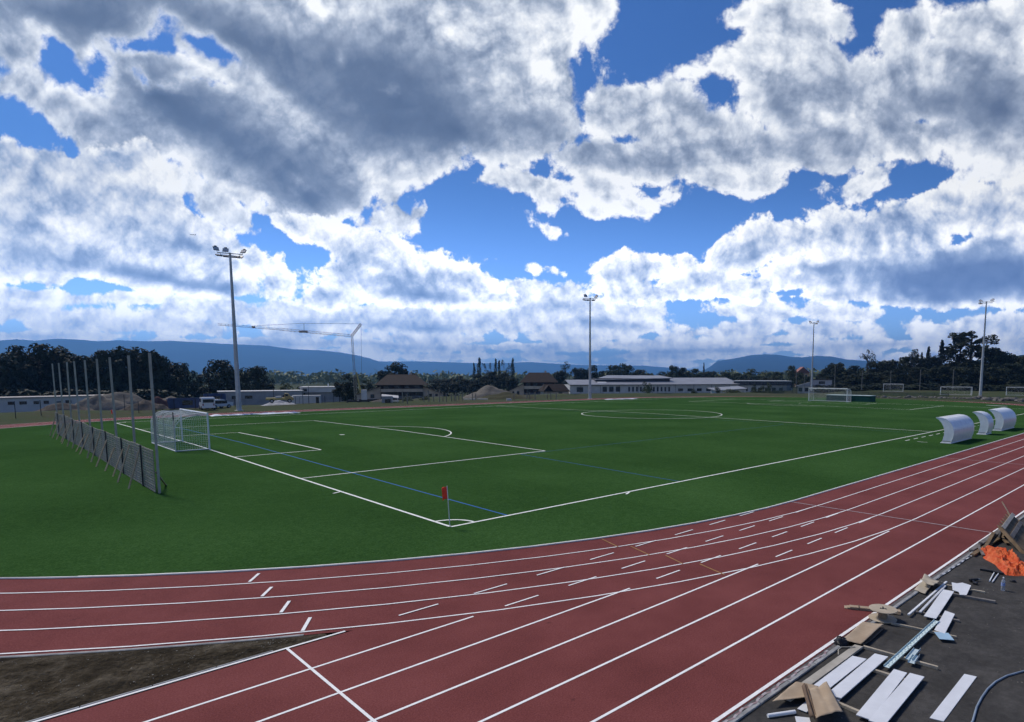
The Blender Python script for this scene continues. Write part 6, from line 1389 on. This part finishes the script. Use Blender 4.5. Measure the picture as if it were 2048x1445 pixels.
# crumpled orange safety mesh
M_or = mat('orange_sheet', (0.66, 0.085, 0.018), 0.4, 0.2, 5.0, 1.0, 26, col2=(0.74, 0.17, 0.05), dist=0.04)
G = []; n = 90
for i in range(n + 1):
    row = []
    for j in range(n + 1):
        s = i / n; t = j / n
        p0 = Vector((10.0, -14.02)).lerp(Vector((7.75, -15.25)), s); p1 = Vector((9.9, -15.15)).lerp(Vector((8.1, -15.95)), s)
        q = p0.lerp(p1, t); x = q.x + 0.22 * hill(s * 3, t * 3, 1, 1); y = q.y + 0.14 * hill(s * 4, t * 4, 1, 4)
        e = min(1, min(s, 1 - s, t, 1 - t) * 9)
        rg = max(0, 1 - abs(hill(s * 5 + t * 2, t * 4 - s, 1, 2)) * 2.6); rg2 = max(0, 1 - abs(hill(s * 12 - t * 3, t * 9 + s * 2, 1, 12)) * 2.4)
        z = e * (0.025 + 0.085 * rg + 0.05 * rg2 + 0.055 * abs(hill(s * 20, t * 18, 1, 7)) + 0.035 * abs(hill(s * 42 + t * 9, t * 36, 1, 3)) + .17 * (1 - smooth01(s, .05, .28)) * (1 - abs(2 * t - 1) ** 3))
        row.append((x, y, max(.004, z)))
    G.append(row)
mb = MB(); mb.grid(G); o = thing(mb, 'orange_sheet', M_or, 'crumpled orange plastic sheet heaped beside the timber stack', 'sheet', None, (0, 0, AZ0))
# timber: planks along the kerb and a leaning slatted frame
rn = random.Random(9)
for k, (x0, y0, x1, y1, z0, z1, w, h, m_, lb) in enumerate([
    (9.6, -13.95, 13.6, -13.98, .05, .09, .14, .05, M_grey_t, 'grey plank lying along the kerb beside the orange sheet'),
    (9.1, -14.10, 12.4, -14.25, .03, .10, .12, .06, M_brown_t, 'brown plank in the timber heap, lowest one'),
    (10.4, -14.02, 14.6, -14.12, .14, .16, .15, .045, M_grey_t, 'wide grey plank on top of the timber heap'),
    (10.0, -14.22, 11.9, -14.02, .10, .20, .10, .05, M_brown_t, 'short brown plank lying crosswise on the heap'),
    (11.3, -14.55, 12.3, -14.05, .05, .13, .09, .04, M_brown_t, 'short brown lath poking out under the slatted frame'),
    (9.3, -14.35, 10.2, -13.98, .04, .10, .08, .035, M_grey_t, 'small grey lath at the lower end of the timber heap'),
    (12.0, -14.2, 15.4, -14.02, .04, .05, .16, .05, M_brown_t, 'brown plank behind the slatted frame along the kerb')]):
    mb = MB(); mb.bar((x0, y0, z0), (x1, y1, z1), w, h); thing(mb, 'plank', m_, lb, 'plank', 'planks of the timber heap')
fr = empty('slatted_frame', (0, 0, 0), 0, 'brown slatted wooden frame leaning down from the kerb at the right edge', 'frame')
# corners: top rail propped on the plank heap, slats run down towards the asphalt
pA = Vector((11.25, -14.37, .48)); pB = Vector((13.9, -14.12, .48)); pC = Vector((10.75, -14.98, .06))
w_ = (pB - pA).normalized(); u = (pC - pA).normalized(); nn = w_.cross(u).normalized()
if nn.z < 0: nn = -nn
for k in range(7):
    a = pA + w_ * (0.16 + 0.40 * k) - u * .12; MB().bar(a, a + u * (1.55 + .1 * math.sin(k * 2.0)), 0.30, 0.025, nn).build('slat', M_brown_t, fr)
for d_, hh in ((0.0, .05), (0.42, .045), (1.15, .045)):
    a = pA + u * d_ + nn * 0.035; MB().bar(a - w_ * .06, a + w_ * 2.75, 0.12, hh, nn).build('cross_rail', M_cream if d_ == 0 else M_grey_t, fr)
a = pA - w_ * .03 + nn * .02; MB().bar(a - u * .1, a + u * 1.75, 0.13, 0.10, nn).build('side_beam', M_brown_t, fr)
a = pB - w_ * .3; MB().bar(a, a + Vector((.25, .35, .45)), 0.035, 0.02).build('broken_lath', M_wood, fr)
for q in (pA + w_ * .4, pB - w_ * .5): MB().bar(q - nn * .03, (q.x + .05, q.y + .12, .02), 0.09, 0.06).build('prop', M_grey_t, fr)
# ---------------------------------------------------------------- light and air
SUN_AZ = 97.0; SUN_EL = 50.0                                                      # the sun stands ahead of the camera, behind thin cloud
build_world(FH, RH, R(SUN_EL), R(90 - SUN_AZ), 0.1)
sd = bpy.data.lights.new('sun', 'SUN'); so = bpy.data.objects.new('sun', sd); COL.objects.link(so)
sd.energy = SUN_E; sd.angle = R(12); sd.color = (1.0, 0.93, 0.83)
so.rotation_euler = (math.pi / 2 - R(SUN_EL), 0, R(SUN_AZ) + math.pi / 2); so.location = (0, 60, 80)
hm = bpy.data.materials.new('haze_air'); hm.use_nodes = True; nt = hm.node_tree; nt.nodes.clear()
pv = nt.nodes.new('ShaderNodeVolumePrincipled'); ou = nt.nodes.new('ShaderNodeOutputMaterial'); nt.links.new(pv.outputs[0], ou.inputs['Volume'])
pv.inputs['Color'].default_value = (*HAZE_COL, 1); pv.inputs['Density'].default_value = HAZE_D; pv.inputs['Anisotropy'].default_value = 0.3
hz = MB().box((0, 0, (HAZE_TOP - 40) / 2), (31000, 31000, HAZE_TOP + 40)).build('haze', hm); tag(hz, 'pale blue air between the pitch and the far mountains', 'haze', kind='stuff')
scene.view_settings.view_transform = 'Standard'; scene.view_settings.look = 'None'; scene.view_settings.exposure = EXPO; scene.view_settings.gamma = 1.0
scene.view_settings.use_curve_mapping = False
cy = scene.cycles; cy.max_bounces = 6; cy.diffuse_bounces = 3; cy.glossy_bounces = 2; cy.transmission_bounces = 4; cy.transparent_max_bounces = 12; cy.volume_bounces = 0
cy.use_denoising = True; cy.sample_clamp_indirect = 6.0
